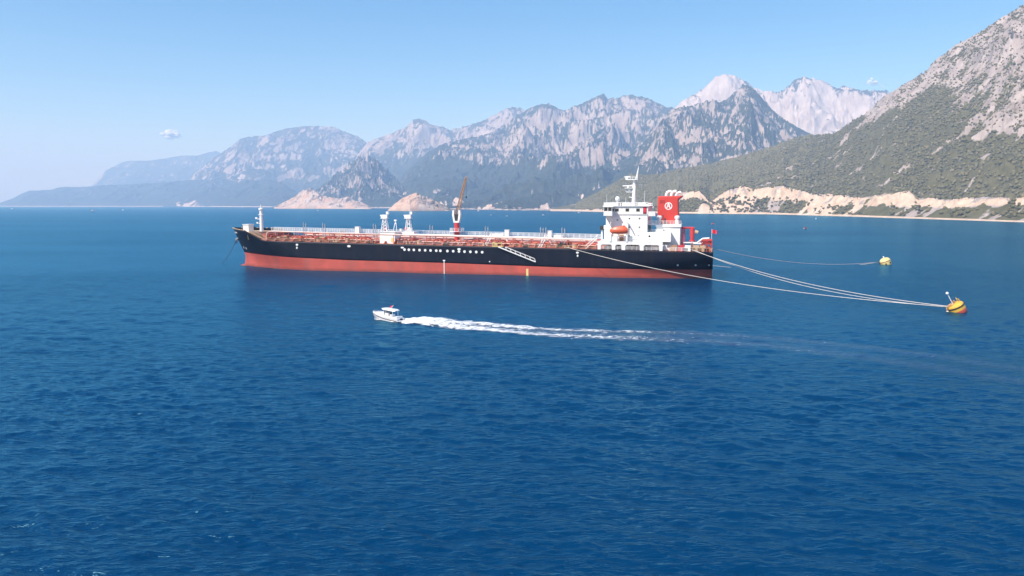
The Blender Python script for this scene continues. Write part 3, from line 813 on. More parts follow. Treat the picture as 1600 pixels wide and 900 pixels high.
# bulwark rail / fairleads at the bow edge
b = MB()
for k in range(9):
    s = 101.5 + k * 1.35; y = half(s, ztop(s)); z = ztop(s)
    for sg in (1, -1):
        b.box(s - 0.35, s + 0.35, sg * y - 0.25, sg * y + 0.25, z - 0.02, z + 0.18)
b.build('fairlead', M['deckbeige'], ship)
# foremast
b = MB(); b.bar((101.8, 0, 13.2), (101.8, 0, 22.3), 0.75, 10, 0.55); b.box(101.0, 102.6, -0.8, 0.8, 19.6, 19.8); b.bar((101.8, 0, 22.3), (101.8, 0, 23.6), 0.18, 6)
b.bar((101.8, 0, 18.0), (104.0, 0, 18.1), 0.12, 5); b.bar((101.8, 0, 16.3), (103.6, 0, 16.4), 0.1, 5); b.cbox((103.9, 0, 18.4), 0.7, 0.6, 0.6); b.cbox((103.5, 0, 16.6), 0.6, 0.6, 0.5)
b.lathe([(0.9, 21.6), (0.9, 22.0), (0.6, 22.3)], (101.8, 0, 0), 10)
b.build('foremast', M['white'], ship)

# ---- raised walkway along the centreline
def rail(b, p, q, h=1.15, gap=2.0, r=0.065, mids=2):
    p = Vector(p); q = Vector(q); L = (q - p).length; n = max(1, round(L / gap))
    for k in range(n + 1):
        c = p.lerp(q, k / n); b.bar(c, c + Vector((0, 0, h)), r, 4)
    for k in range(mids + 1):
        dz = Vector((0, 0, h * (k + 1) / (mids + 1))); b.bar(p + dz, q + dz, r, 4)
wz = lambda s: 12.70 + 0.012 * (s - 10)
b = MB()
b.add([(97, -0.9, wz(97)), (97, 0.9, wz(97)), (-30, 0.9, wz(-30)), (-30, -0.9, wz(-30)), (97, -0.9, wz(97) - .15), (97, 0.9, wz(97) - .15), (-30, 0.9, wz(-30) - .15), (-30, -0.9, wz(-30) - .15)],
      [(0, 3, 2, 1), (4, 5, 6, 7), (0, 1, 5, 4), (1, 2, 6, 5), (2, 3, 7, 6), (3, 0, 4, 7)])
walk = b.build('walkway', M['white'], ship)
b = MB()
for t in (0.85, -0.85): rail(b, (97, t, wz(97)), (-30, t, wz(-30)), 1.2, 2.0, 0.055, 2)
b.build('handrail', M['white'], walk)
for s in np.arange(-26, 96, 8.1):
    b = MB()
    for t in (-0.8, 0.8): b.bar((s, t, zd(s)), (s, t, wz(s)), 0.13, 5)
    b.bar((s, -0.8, zd(s) + 1.5), (s, 0.8, wz(s) - .3), 0.08, 4)
    b.build('walkway_support', M['pinkpipe'], ship)
# deck store boxes standing up at the walkway
for (s, w) in ((60.3, 1.6), (39.5, 1.4), (3.2, 1.5), (-12.0, 1.5)):
    b = MB(); b.box(s - w / 2, s + w / 2, 1.2, 2.6, wz(s) - 0.4, wz(s) + 2.1); b.box(s - w / 2 - .1, s + w / 2 + .1, 1.1, 2.7, wz(s) + 2.1, wz(s) + 2.22)
    b.bar((s, 1.9, zd(s)), (s, 1.9, wz(s) - .4), 0.3, 6)
    b.build('deck_box', M['white'], ship)
for (s0, s1) in ((-16.8, -13.5), (4.5, 8.6)):
    b = MB(); b.box(s0, s1, 1.2, 2.4, wz(s0) - 0.15, wz(s0) + 0.75); b.build('foam_station', M['white'], ship)
# vent posts in twos and threes
for s, n in ((82.0, 2), (74.0, 2), (53.5, 2), (31.5, 2), (10.8, 2), (-9.0, 3), (-16.5, 2)):
    for k in range(n):
        b = MB(); ss = s - k * 0.95; top = wz(s) + 3.1 - 0.25 * (k % 2)
        b.bar((ss, 3.0, zd(s)), (ss, 3.0, top), 0.17, 6); b.bar((ss, 3.0, top), (ss, 3.0, top + 0.35), 0.1, 6)
        b.lathe([(0.26, -0.5), (0.26, -0.2)], (ss, 3.0, top), 8)
        b.build('vent_post', M['grey'], ship)
# long pipes
rp = random.Random(5)
for k, (t, z, r, mat) in enumerate(((2.2, 1.1, .26, 'pipe'), (3.4, 1.1, .30, 'pipe'), (4.6, 0.9, .22, 'pinkpipe'), (5.6, 1.2, .26, 'pipe'), (6.7, 0.8, .2, 'pipe'), (8.4, 0.75, .16, 'pinkpipe'), (-2.2, 1.1, .26, 'pipe'), (-3.6, 1.1, .30, 'pipe'), (-5.2, 1.6, .26, 'pinkpipe'), (-7.0, 2.0, .26, 'pipe'), (-9.5, 1.6, .2, 'pipe'))):
    b = MB(); s0 = 92 - rp.uniform(0, 6); s1 = -29
    b.tube([(s0, t, zd(s0) + 0.1), (s0 - .4, t, zd(s0) + z)] + [(s, t, zd(s) + z) for s in np.linspace(s0 - 1, s1, 14)], r, 6)
    b.build('deck_pipe', M[mat], ship)
# pale pipe carried high along the near side on goalposts
b = MB(); b.tube([(93, 10.8, zd(93) + 0.2), (92.4, 10.9, 13.35)] + [(s, 11, 11.95 + 0.0155 * (s + 29)) for s in np.linspace(91, -29.5, 20)], 0.20, 7)
b.build('fire_main', M['pinkpipe'], ship)
b = MB(); b.tube([(s, 11.0, 12.0 + 0.0155 * (s + 29) + 0.28) for s in np.linspace(38, -29.5, 12)], 0.17, 6)
b.build('fire_main', M['white'], ship)
for s in np.arange(-26, 92, 6.2):
    b = MB(); zt = 11.9 + 0.0155 * (s + 29)
    b.bar((s, 11, zd(s) - .1), (s, 11, zt), 0.12, 5); b.bar((s, 7.6, zt - 0.35), (s, 11, zt - 0.35), 0.1, 5); b.bar((s, 7.6, zd(s)), (s, 7.6, zt - .35), 0.12, 5)
    b.build('pipe_support', M['pipe'], ship)
# transverse deck girders with slanted brackets, standing proud of the deck
for s in np.arange(-27, 93, 3.6):
    b = MB(); z = zd(s)
    b.add([(s - .12, 12.9, z), (s + .12, 12.9, z), (s + .12, 11.9, z + .85), (s - .12, 11.9, z + .85), (s - .12, 1.2, z + .95), (s + .12, 1.2, z + .95), (s + .12, 1.2, z), (s - .12, 1.2, z)],
          [(0, 1, 2, 3), (3, 2, 5, 4), (4, 5, 6, 7), (0, 3, 4, 7), (1, 6, 5, 2), (0, 7, 6, 1)])
    b.build('deck_girder', M['deck'], ship)
# diagonal drop lines between pipes and tank tops
for j, s in enumerate(np.arange(-25, 90, 4.6)):
    b = MB(); z = zd(s); m_ = rp.choice(['pipe', 'pipe', 'deck', 'pinkpipe'])
    b.tube([(s, 5.6, z + 1.2), (s + 0.8, 7.2, z + 1.9), (s + 1.9, 9.2, z + 1.6), (s + 2.3, 9.8, z + 0.1)], 0.22, 6)
    b.lathe([(0.42, 0), (0.42, .12), (0.2, .16), (.2, .5), (.5, .55), (.5, .62)], (s + 1.0, 8.0, z + 0.9), 8)
    b.build('branch_pipe', M[m_], ship)
for j, s in enumerate(np.arange(-22, 90, 9.2)):
    b = MB(); z = zd(s); b.lathe([(0.75, 0), (0.75, 1.0), (0.85, 1.02), (0.85, 1.15), (.3, 1.3)], (s, 9.6, z), 12); b.box(s - .9, s + .9, 9.3, 9.9, z + 1.3, z + 1.36)
    b.build('tank_hatch', M['deckbeige' if j % 3 == 0 else 'pipe'], ship)
for j, s in enumerate(np.arange(-20, 92, 14.0)):
    b = MB(); z = zd(s)
    for d in (-.6, .6): b.lathe([(0.28, 0), (0.24, .75), (0.34, .8), (.34, .95)], (s + d, 12.6, z), 8)
    b.box(s - 1.1, s + 1.1, 12.2, 13.0, z, z + .12); b.build('bollard', M['dark' if j % 2 else 'deckbeige'], ship)
for s in (86.5, 71.0, -18.5):
    b = MB(); z = zd(s); b.bar((s - 1.3, 8.8, z + 1.0), (s + 1.3, 8.8, z + 1.0), 0.75, 10); b.box(s - 1.5, s - 1.2, 8.0, 9.6, z, z + 1.7); b.box(s + 1.2, s + 1.5, 8.0, 9.6, z, z + 1.7); b.box(s + 1.5, s + 2.3, 8.3, 9.4, z, z + 1.3)
    b.build('mooring_winch', M['boom' if s > 0 else 'dark'], ship)
# near side deck rail, slender and half hidden by rust
for (s0, s1, mat) in ((91.0, 48.8, 'deckbeige'), (39.5, 3.5, 'pinkpipe'), (-1.0, -29.5, 'deckbeige')):
    b = MB(); rail(b, (s0, 13.75, zd(s0)), (s1, 13.75, zd(s1)), 1.05, 3.2, 0.06, 1); b.build('side_rail', M[mat], ship)
b = MB(); rail(b, (91, -13.75, zd(91)), (-30, -13.75, zd(-30)), 1.05, 3.0, 0.06, 1); b.build('side_rail', M['deckbeige'], ship)
# pairs of slanted ladders up to the walkway
for s in (63.5, 7.4, -11.6):
    b = MB()
    for d in (-.45, .45): b.bar((s + d + 1.2, 10.6, zd(s)), (s + d - .4, 7.6, wz(s) + 0.9), 0.13, 5)
    for k in range(9):
        w = k / 8; b.bar((s - .45 + 1.2 - 1.6 * w, 10.6 - 3 * w, zd(s) + (wz(s) + .9 - zd(s)) * w), (s + .45 + 1.2 - 1.6 * w, 10.6 - 3 * w, zd(s) + (wz(s) + .9 - zd(s)) * w), 0.07, 4)
    b.build('ladder', M['deckbeige' if s > 20 else 'white'], ship)

# ---- manifold house amidships with two lattice towers
b = MB(); b.box(41.7, 47.4, 5.5, 11.0, zd(44) - .1, 13.85); b.box(41.5, 47.6, 5.3, 11.2, 13.85, 14.05)
mh = b.build('manifold_house', M['white'], ship)
b = MB(); b.box(42.0, 43.1, 11.003, 11.06, 10.4, 12.0); b.build('yellow_panel', M['paleyellow'], mh)
def tower(s, t, zb, zt, w):
    b = MB(); k = [(s - w, t - w), (s + w, t - w), (s + w, t + w), (s - w, t + w)]
    tp = [(s + (x - s) * .45, t + (y - t) * .45) for x, y in k]
    for (x, y), (x2, y2) in zip(k, tp): b.bar((x, y, zb), (x2, y2, zt), 0.13, 5)
    n = 4
    for i in range(4):
        for q in range(n):
            w0, w1 = q / n, (q + 1) / n; A0, A1 = Vector((*k[i], zb)), Vector((*tp[i], zt)); B0, B1 = Vector((*k[(i + 1) % 4], zb)), Vector((*tp[(i + 1) % 4], zt))
            b.bar(A0.lerp(A1, w0), B0.lerp(B1, w1), 0.075, 4); b.bar(A0.lerp(A1, w1), B0.lerp(B1, w1), 0.075, 4)
    return b
for (s, t, zb, side) in ((48.0, 5.0, 13.9, 1), (39.3, 4.0, 12.2, 1)):
    b = tower(s, t, zb, 18.6, 1.15)
    tw = b.build('lattice_tower', M['white'], ship)
    b = MB(); b.box(s - 1.2, s + 1.3, t - 1, t + 1, 18.6, 18.8)
    b.add([(s + 1.7, t - .5, 19.9), (s + 1.7, t + .5, 19.9), (s + 1.1, t + .6, 18.8), (s + 1.1, t - .6, 18.8), (s - 1.0, t - .6, 18.8), (s - 1.0, t + .6, 18.8), (s - 1.0, t + .5, 20.0), (s - 1.0, t - .5, 20.0)],
          [(0, 1, 2, 3), (3, 2, 5, 4), (4, 5, 6, 7), (7, 6, 1, 0), (0, 3, 4, 7), (1, 6, 5, 2)])
    b.cbox((s - 1.1, t, 20.6), 0.9, 0.9, 1.0)
    b.build('fire_monitor', M['white'], tw)
b = MB(); 
for d in (-.5, .5): b.bar((44.6 + d * 1.4, 4, 13.9), (44.3 + d * .4, 4, 17.0), 0.14, 5)
b.bar((44.3, 4, 16.6), (44.3, 4, 17.7), 0.2, 6); b.cbox((44.3, 4, 17.9), 0.8, 0.8, 0.55); b.build('light_post', M['white'], ship)
b = MB(); b.box(36.5, 41.2, 3.0, 6.0, 12.4, 13.9); b.bar((42.7, 3, 13.8), (42.7, 3, 14.9), .5, 8); b.build('manifold_platform', M['white'], ship)
for s in (50.0, 42.3):
    b = MB(); b.ell((s - 1, 2, 14.8), .6, .6, .55); b.bar((s - 1, 2, 12.6), (s - 1, 2, 14.4), .25, 6); b.build('valve_wheel', M['brightred'], ship)
for k in range(5):
    b = MB(); s = 40.4 - k * 1.3; b.tube([(s, 2, zd(s) + 1.4), (s, 10.2, zd(s) + 1.5), (s, 11.2, zd(s) + 1.5)], .27, 7); b.lathe([(.45, -.1), (.45, .1)], (s, 10.9, zd(s) + 1.5), 8)
    b.build('manifold_pipe', M['pinkpipe' if k % 2 else 'pipe'], ship)

# ---- hose handling crane
cs, ct = 21.6, 0.0
b = MB(); b.bar((cs, ct + 2.2, zd(cs)), (cs, ct + 2.2, 17.2), 0.95, 12)
crane = b.build('hose_crane', M['brightred'], ship); cy = ct + 2.2
b = MB(); b.lathe([(0.96, 0), (2.6, 0), (2.6, .2), (.96, .15)], (cs, cy, 14.0), 12)
for k in range(12):
    a = 2 * math.pi * k / 12; a2 = 2 * math.pi * (k + 1) / 12
    p = Vector((cs + 2.5 * math.cos(a), cy + 2.5 * math.sin(a), 14.15)); q = Vector((cs + 2.2 * math.cos(a2), cy + 2.2 * math.sin(a2), 14.15))
    b.bar(p, p + Vector((0, 0, 1.1)), .07, 4); b.bar(p + Vector((0, 0, 1.1)), q + Vector((0, 0, 1.1)), .07, 4); b.bar(p + Vector((0, 0, .55)), q + Vector((0, 0, .55)), .06, 4)
b.build('crane_platform', M['white'], crane)
b = MB(); b.box(cs - 1.0, cs + 1.0, cy - .9, cy + .9, 17.2, 17.8)
for d in (-1.2, 1.2):
    b.prism([(cs + d * .65 - .3, 17.5), (cs + d * .65 + .3, 17.5), (cs + d + .38, 20.0), (cs + d * .9 + .3, 21.6), (cs + d * .9 - .3, 21.6), (cs + d - .38, 20.0)], cy - .7, cy + .7)
b.build('slewing_yoke', M['white'], crane)
b = MB(); b.box(cs - .75, cs + .75, cy - .5, cy + .6, 17.8, 20.2); b.build('crane_machinery', M['dark'], crane)
b = MB()
P0 = Vector((cs, cy, 20.0)); P1 = Vector((cs - 1.6, cy - 6.0, 33.5)); side = Vector((1, 0, 0)); dep = Vector((0, 0.9, 0.4))
cor = lambda w, i: P0.lerp(P1, w) + side * (0.55 * (1 - .65 * w)) * (1 if i in (0, 3) else -1) + dep * (0.6 * (1 - .6 * w)) * (1 if i < 2 else -1)
for i in range(4):
    b.bar(cor(0, i), cor(1, i), .10, 5)
    for q in range(9): b.bar(cor(q / 9, i), cor((q + 1) / 9, (i + 1) % 4), .07, 4); b.bar(cor(q / 9, (i + 1) % 4), cor(q / 9, i), .07, 4)
b.build('boom', M['boom'], crane)
b = MB(); b.bar(P1, P1 + Vector((0, 0, -7)), .05, 4); b.cbox(P1 + Vector((0, 0, -7.3)), .4, .4, .7); b.bar(P1, (cs + .3, cy + .2, 21.7), .05, 4); b.build('hoist_wire', M['dark'], crane)

# ---- accommodation ladder stowed slanting on the side
b = MB(); g0 = Vector((2.8, 14.55, 9.5)); g1 = Vector((-9.9, 14.55, 4.75))
for y in (14.25, 14.85):
    o_ = Vector((0, y - 14.55, 0)); b.bar(g0 + o_, g1 + o_, .17, 4)
for k in range(22):
    c = g0.lerp(g1, k / 21); b.bar(c + Vector((0, -.3, 0)), c + Vector((0, .3, 0)), .09, 4)
gw = b.build('accommodation_ladder', M['white'], ship)
b = MB(); up = Vector((.36, 0, .95)) * 1.15
for y in (-.3, .3):
    o_ = Vector((0, y, 0)); h0, h1 = g0.lerp(g1, .22), g1
    b.bar(h0 + up + o_, h1 + up + o_, .08, 4)
    for k in range(7):
        c = h0.lerp(h1, k / 6) + o_; b.bar(c, c + up, .06, 4)
b.build('handrail', M['white'], gw)
b = MB(); b.box(1.5, 5.2, 12.6, 14.0, 9.55, 9.75); b.bar((5.0, 13.9, 9.6), (5.0, 13.9, 11.2), .12, 5); b.bar((2.0, 13.9, 9.6), (2.0, 13.9, 11.2), .12, 5); b.bar((5, 13.9, 10.7), (2, 13.9, 10.7), .12, 5); b.bar((3.6, 13.3, 10.2), (4.8, 13.3, 10.2), .4, 8)
b.build('ladder_platform', M['paleyellow'], ship)

# ---- after house
ZG = 11.75
b = MB(); b.box(-50.9, -30.3, -14.0, 14.0, ZG - 0.95, ZG); b.box(-50.95, -30.25, 13.7, 14.03, ZG, ZG + 0.12)
gal = b.build('boat_deck', M['white'], ship)
for (s0, s1) in ((-31.3, -30.3), (-36.0, -34.9), (-39.2, -38.0), (-45.0, -43.8), (-50.9, -49.9)):
    b = MB(); zb = zd(s0) - .05
    b.prism([(s0, zb), (s1, zb), (s1 + .02, ZG - 1.3), (s1 + .5, ZG - .951), (s0 - .5, ZG - .951), (s0 - .02, ZG - 1.3)], 13.45, 13.98)
    b.build('deck_post', M['white'], ship)
b = MB(); rail(b, (-30.5, 13.7, zd(-30)), (-50.5, 13.7, zd(-50)), 1.1, 1.6, .06, 2); b.build('side_rail', M['white'], ship)
b = MB(); b.box(-53.3, -33.0, -11, 10.6, zd(-44) - .3, ZG - .951); lowh = b.build('lower_house', M['white'], ship)
for s in (-40.9, -42.1, -47.0, -36.5):
    b = MB(); b.disc_y((s, 10.56, 10.3), .22, .08, 12); b.build('porthole', M['glass'], lowh)
b = MB(); b.box(-37.9, -36.9, 10.56, 10.64, 8.95, 10.5); b.build('door', M['grey'], lowh)
b = MB(); b.cbox((-33.2, 12.2, 9.5), 1.6, 1.2, 1.6); b.cbox((-42, 11.8, 9.3), 1.4, 1, 1.0); b.cbox((-46.8, 11.8, 9.3), 1.9, 1, 1.1); b.bar((-39.5, 12, 9), (-41, 12, 9), .4, 8); b.build('deck_locker', M['grey'], ship)

b = MB(); b.box(-45.8, -32.5, -11, 11, ZG, 20.4); house = b.build('bridge_house', M['white'], ship)
b = MB(); b.box(-45.9, -31.9, -11.25, 11.25, 20.4, 23.0); b.box(-46.3, -31.4, -11.7, 11.7, 23.0, 23.18); wh = b.build('wheelhouse', M['white'], ship)
for (s, z) in ((-40.05, 19.1), (-43.3, 19.1), (-40.05, 16.3), (-43.3, 16.3), (-43.0, 13.6), (-36.2, 18.6), (-40.1, 13.5)):
    b = MB(); b.disc_y((s, 10.96, z), .24, .08, 12); b.build('porthole', M['glass'], house)
for (s0, s1) in ((-39.9, -38.8), (-43.3, -42.2), (-36.6, -35.4), (-35.0, -33.7)):
    b = MB(); b.box(s0, s1, 11.2, 11.29, 21.35, 22.3); b.build('window', M['glass'], wh)
for k in range(9):
    b = MB(); t = -9.6 + k * 2.4; b.box(-31.95, -31.86, t - .95, t + .95, 21.3, 22.4); b.build('window', M['glass'], wh)
b = MB(); b.box(-45.5, -44.4, 11.2, 11.32, 20.6, 22.9); b.build('red_board', M['darkred'], wh)
b = MB(); b.box(-45.3, -44.6, 11.32, 11.36, 21.2, 22.6); b.build('board_panel', M['flagred'], wh)
# bridge wings
for sg in (1, -1):
    b = MB()
    y0, y1 = (11.25, 14.6) if sg > 0 else (-14.6, -11.25)
    b.box(-34.9, -32.1, y0, y1, 20.0, 20.2); b.box(-34.9, -32.1, (y1 - .12) if sg > 0 else y0, y1 if sg > 0 else y0 + .12, 20.2, 21.5)
    b.box(-32.22, -32.1, y0, y1, 20.2, 21.5); b.box(-34.9, -34.78, y0, y1, 20.2, 21.5); b.box(-35.1, -31.9, y0, y1 + (.2 if sg > 0 else 0), 22.75, 22.95)
    for s in (-34.8, -33.5, -32.2):
        yy = y1 - .1 if sg > 0 else y0 + .1
        b.bar((s, yy, 21.5), (s, yy, 22.75), .1, 4)
    wg = b.build('bridge_wing', M['white'], wh)
    b = MB(); yy = y1 - .06 if sg > 0 else y0 + .06
    b.box(-34.7, -33.6, yy - .03, yy + .03, 21.5, 22.75); b.box(-33.4, -32.3, yy - .03, yy + .03, 21.5, 22.75); b.build('window', M['glass'], wg)
    b = MB(); b.bar((-33.0, sg * 14.3, 20.0), (-34.0, sg * 11.05, 16.9), .17, 5); b.bar((-34.7, sg * 14.3, 20.0), (-34.9, sg * 11.05, 16.9), .17, 5); b.build('wing_strut', M['white'], wg)
b = MB(); b.box(-48.2, -46.0, 8.5, 11.2, 19.9, 21.4); b.build('aft_platform', M['white'], house)
for z in (17.0, 14.3):
    b = MB(); b.box(-48.6, -45.82, -10.5, 8.2, z, z + .18); rail(b, (-48.5, 8.1, z + .18), (-45.9, 8.1, z + .18), 1.1, 1.2, .06, 2); b.build('aft_balcony', M['white'], house)
for z in (18.9, 16.0, 13.3):
    b = MB(); b.box(-45.9, -45.79, 4.5, 5.4, z - .9, z + .9); b.build('door', M['brightred' if z > 18 else 'grey'], house)
# monkey island: parapet, mast, radome, aerials
b = MB()
rail(b, (-45.9, 11.3, 23.18), (-31.8, 11.3, 23.18), 1.05, 1.1, .09, 1); rail(b, (-31.8, 11.3, 23.18), (-31.8, -11.3, 23.18), 1.05, 1.4, .08, 1); rail(b, (-45.9, -11.3, 23.18), (-31.8, -11.3, 23.18), 1.05, 1.4, .08, 1); rail(b, (-45.9, 11.3, 23.18), (-45.9, -11.3, 23.18), 1.05, 1.4, .08, 1)
b.box(-36.2, -31.75, 11.25, 11.35, 23.18, 24.0); b.box(-45.9, -43.0, 11.25, 11.35, 23.18, 23.8); b.build('roof_rail', M['white'], wh)
b = MB(); b.box(-40.0, -37.5, 6, 9, 23.18, 24.1); b.box(-44.5, -42.5, 5, 8, 23.18, 24.2); b.cbox((-34.5, 7, 23.6), 1.5, 1.2, .9); b.build('roof_locker', M['white'], wh)
b = MB(); b.bar((-36.0, 9.5, 23.18), (-36.0, 9.5, 24.6), .3, 8); b.ell((-36.0, 9.5, 25.4), .78, .78, .85, 14, 10); b.build('radome', M['whitegloss'], wh, 'auto')
b = MB(); b.bar((-40.4, 0, 23.1), (-40.4, 0, 32.0), .75, 10, .42); b.box(-41.6, -37.6, -1.2, 1.2, 31.8, 32.05); rail(b, (-41.6, 1.2, 32.05), (-37.6, 1.2, 32.05), .9, .8, .07, 1)
b.bar((-40.9, 0, 32), (-41.6, 0, 35.6), .16, 6, .1); b.bar((-41.3, .6, 32), (-41.8, .6, 35.9), .16, 6, .1); b.bar((-41.7, .3, 34), (-41.7, .3, 36.4), .07, 4)
b.box(-39.9, -37.3, -.9, .9, 29.0, 29.15); b.box(-39.9, -37.8, -.7, .7, 27.7, 27.85); b.bar((-40.3, 0, 25.9), (-38.8, 0, 26.1), .1, 5)
b.bar((-40.4, 1.0, 23.2), (-40.9, .7, 30), .12, 4); mast = b.build('radar_mast', M['white'], wh)
b = MB(); b.bar((-38.3, 0, 29.15), (-38.3, 0, 29.7), .25, 6); b.box(-39.9, -36.6, -.2, .2, 29.7, 30.0); b.build('radar_scanner', M['white'], mast)
b = MB(); b.bar((-37.9, 0, 32.05), (-37.9, 0, 32.7), .35, 8); b.box(-39.0, -37.0, -.2, .2, 32.7, 32.95); b.build('radar_scanner', M['white'], mast)
b = MB(); b.ell((-38.9, .4, 28.2), .4, .4, .4, 8, 6); b.cbox((-37.9, 0, 28.2), .9, .5, .5); b.build('signal_lamp', M['grey'], mast)
for (s, z, t) in ((-32.6, 27.0, 10.5), (-38.6, 26.0, 9.5), (-44.6, 28.0, 8.5)):
    b = MB(); b.bar((s, t, 23.18), (s, t, z), .075, 4, .05); b.bar((s, t, 23.18), (s - .3, t, 24.2), .12, 4); b.build('aerial', M['white'], wh)

# ---- engine casing and funnel
b = MB(); b.box(-53.3, -44.2, 2, 12.0, ZG + .003, 14.75); b.add([(-44.2, 12.0, ZG), (-44.2, 12.0, 14.75), (-41.4, 12.0, ZG), (-44.2, 11.4, ZG), (-44.2, 11.4, 14.75), (-41.4, 11.4, ZG)], [(0, 1, 2), (5, 4, 3), (0, 3, 4, 1), (1, 4, 5, 2), (2, 5, 3, 0)])
midh = b.build('engine_house', M['white'], ship)
b = MB(); b.disc_y((-46.6, 11.95, 13.5), .32, .1, 12); b.build('porthole', M['glass'], midh)
b = MB(); b.box(-52.2, -47, 11.9, 12.06, zd(-50) + .2, ZG - 1.0); b.build('side_panel', M['white'], midh)
b = MB(); b.box(-56.0, -48.5, -8, 8.0, zd(-52), 17.0); cas = b.build('engine_casing', M['white'], ship)
b = MB(); b.box(-56.4, -46.0, -8.3, 8.3, 17.0, 17.22); b.box(-56.4, -48.3, 8.31, 8.36, 16.4, 17.1)
rail(b, (-56.3, 8.2, 17.22), (-46.1, 8.2, 17.22), 1.15, 1.2, .065, 2); b.build('funnel_deck', M['white'], cas)
b = MB(); b.disc_y((-50.9, 7.95, 15.3), .25, .1, 10); b.build('porthole', M['glass'], cas)
b = MB(); fp = [(-48.5, 17.2), (-48.55, 26.3), (-56.6, 26.45), (-55.1, 25.2), (-55.25, 21.0), (-55.9, 17.2)]
n = len(fp); vs = []
for (y, sh) in ((4.0, 0), (4.0, 1)):
    pass
b.prism(fp, -4.0, 4.0); fun = b.build('funnel', M['funnel'], ship)
md = fun.modifiers.new('edge', 'BEVEL'); md.width = .35; md.segments = 3; md.limit_method = 'ANGLE'; md.angle_limit = R(50)
# round emblem with an A-shaped mark
b = MB(); ec = (-52.0, 4.0, 23.1)
b.cur = 0; b.disc_y((ec[0], 3.97, ec[2]), 1.22, .05, 28)
b.cur = 1; b.disc_y((ec[0], 3.97, ec[2]), .93, .06, 28)
b.cur = 0
def flat(b, poly, y0, y1):
    b.prism(poly, y0, y1)
flat(b, [(ec[0] - .17, ec[2] + .92), (ec[0] + .17, ec[2] + .92), (ec[0] + .72, ec[2] - .72), (ec[0] + .38, ec[2] - .72)], 3.98, 4.045)
flat(b, [(ec[0] - .17, ec[2] + .92), (ec[0] + .17, ec[2] + .92), (ec[0] - .38, ec[2] - .72), (ec[0] - .72, ec[2] - .72)], 3.98, 4.048)
flat(b, [(ec[0] - .42, ec[2] - .22), (ec[0] + .42, ec[2] - .22), (ec[0] + .42, ec[2] + .08), (ec[0] - .42, ec[2] + .08)], 3.98, 4.042)
b.build('emblem', [M['white'], M['funnel']], fun)
b = MB()
for row, z in enumerate((24.75, 24.15)):
    for k in range(4):
        s = -49.2 - k * .42; b.box(s - .3, s, 3.98, 4.03, z - .16, z + .16)
b.build('lettering', M['darkred'], fun)
for k, (s, h) in enumerate(((-51.0, 1.0), (-52.7, 1.0), (-54.2, .75))):
    b = MB(); b.tube([(s, 0.6 * k - .6, 26.2), (s - .05, .6 * k - .6, 26.2 + h * .8), (s - .4, .6 * k - .6, 26.3 + h * 1.35), (s - 1.0, .6 * k - .6, 26.3 + h * 1.65), (s - 1.6, .6 * k - .6, 26.3 + h * 1.6)], .48 if k < 2 else .36, 10)
    b.build('exhaust_pipe', M['white'], fun, 'auto')
for s in (-49.3, -55.0):
    b = MB(); b.lathe([(.62, 0), (.62, 1.6), (.5, 1.65), (.5, 1.8), (.85, 1.85), (.85, 2.55), (.5, 2.8)], (s, 6.6, 17.22), 12); b.build('mushroom_vent', M['white'], cas, 'auto')
b = MB(); b.bar((-50.6, 5.6, 17.2), (-50.6, 5.6, 20.2), .09, 4); b.bar((-50.0, 5.6, 17.2), (-50.0, 5.6, 20.2), .09, 4)
for k in range(9): b.bar((-50.6, 5.6, 17.4 + k * .33), (-50.0, 5.6, 17.4 + k * .33), .06, 4)
b.cbox((-51.1, 5.4, 18.2), .5, .6, 1.9); b.build('ladder', M['dark'], cas)

# ---- davit, liferafts and ladder on the boat deck
b = MB()
for s in (-34.4, -39.6):
    b.prism([(s - .28, ZG), (s + .28, ZG), (s + .25, 13.6), (s + .2, 14.15), (s - .2, 14.15), (s - .25, 13.6)], 11.6, 14.2)
    b.bar((s, 11.4, ZG), (s, 11.4, 17.8), .2, 6); b.bar((s, 11.4, 17.8), (s, 14.0, 17.75), .2, 6); b.bar((s, 14.0, 17.75), (s, 14.0, 17.1), .07, 4)
b.box(-36.6, -33.2, 12.4, 14.0, ZG + .12, 13.35); b.box(-39.9, -34.2, 13.0, 13.3, 13.2, 13.4)
b.build('boat_davit', M['white'], ship)
b = MB(); b.box(-38.3, -37.0, 11.02, 11.1, ZG + .05, 13.9); b.build('door', M['boom'], house)
for s in (-42.2, -47.2):
    b = MB(); b.bar((s - .8, 13.1, 12.6), (s + .8, 13.1, 12.6), .42, 10); b.box(s - .7, s + .7, 12.8, 13.4, ZG + .1, 12.35); b.build('raft_canister', M['whitegloss'], ship, 'auto')
b = MB(); rail(b, (-40.6, 13.8, ZG + .12), (-50.5, 13.8, ZG + .12), 1.0, 1.6, .05, 1); b.build('boat_deck_rail', M['white'], ship)
b = MB()
for t in (12.6, 13.6):
    b.bar((-30.2, t, ZG + 1.1), (-26.3, t, zd(-27) + .1), .15, 4); b.bar((-30.2, t, ZG + 2.1), (-26.3, t, zd(-27) + 1.1), .09, 4)
for k in range(11):
    w = k / 10; s = -30.2 + 3.9 * w; z = ZG + 1.1 - (ZG + 1.0 - zd(-27)) * w; b.box(s - .14, s + .14, 12.6, 13.6, z - .03, z + .04)
b.box(-31.2, -30.1, 11.8, 13.9, ZG + 1.0, ZG + 1.15); b.build('stair', M['white'], ship)
b = MB(); b.bar((-30.9, 8, ZG - .1), (-30.9, 8, 15.3), .32, 8); b.bar((-32.0, 9, ZG), (-32.0, 9, 16.6), .3, 8, .25); b.box(-32.4, -31.6, 8.7, 9.3, 15.6, 16.8); b.build('ventilator', M['white'], ship)
b = MB(); b.box(-31.7, -30.2, 7.3, 8.7, 15.3, 16.6); b.build('ventilator_cowl', M['dark'], ship)

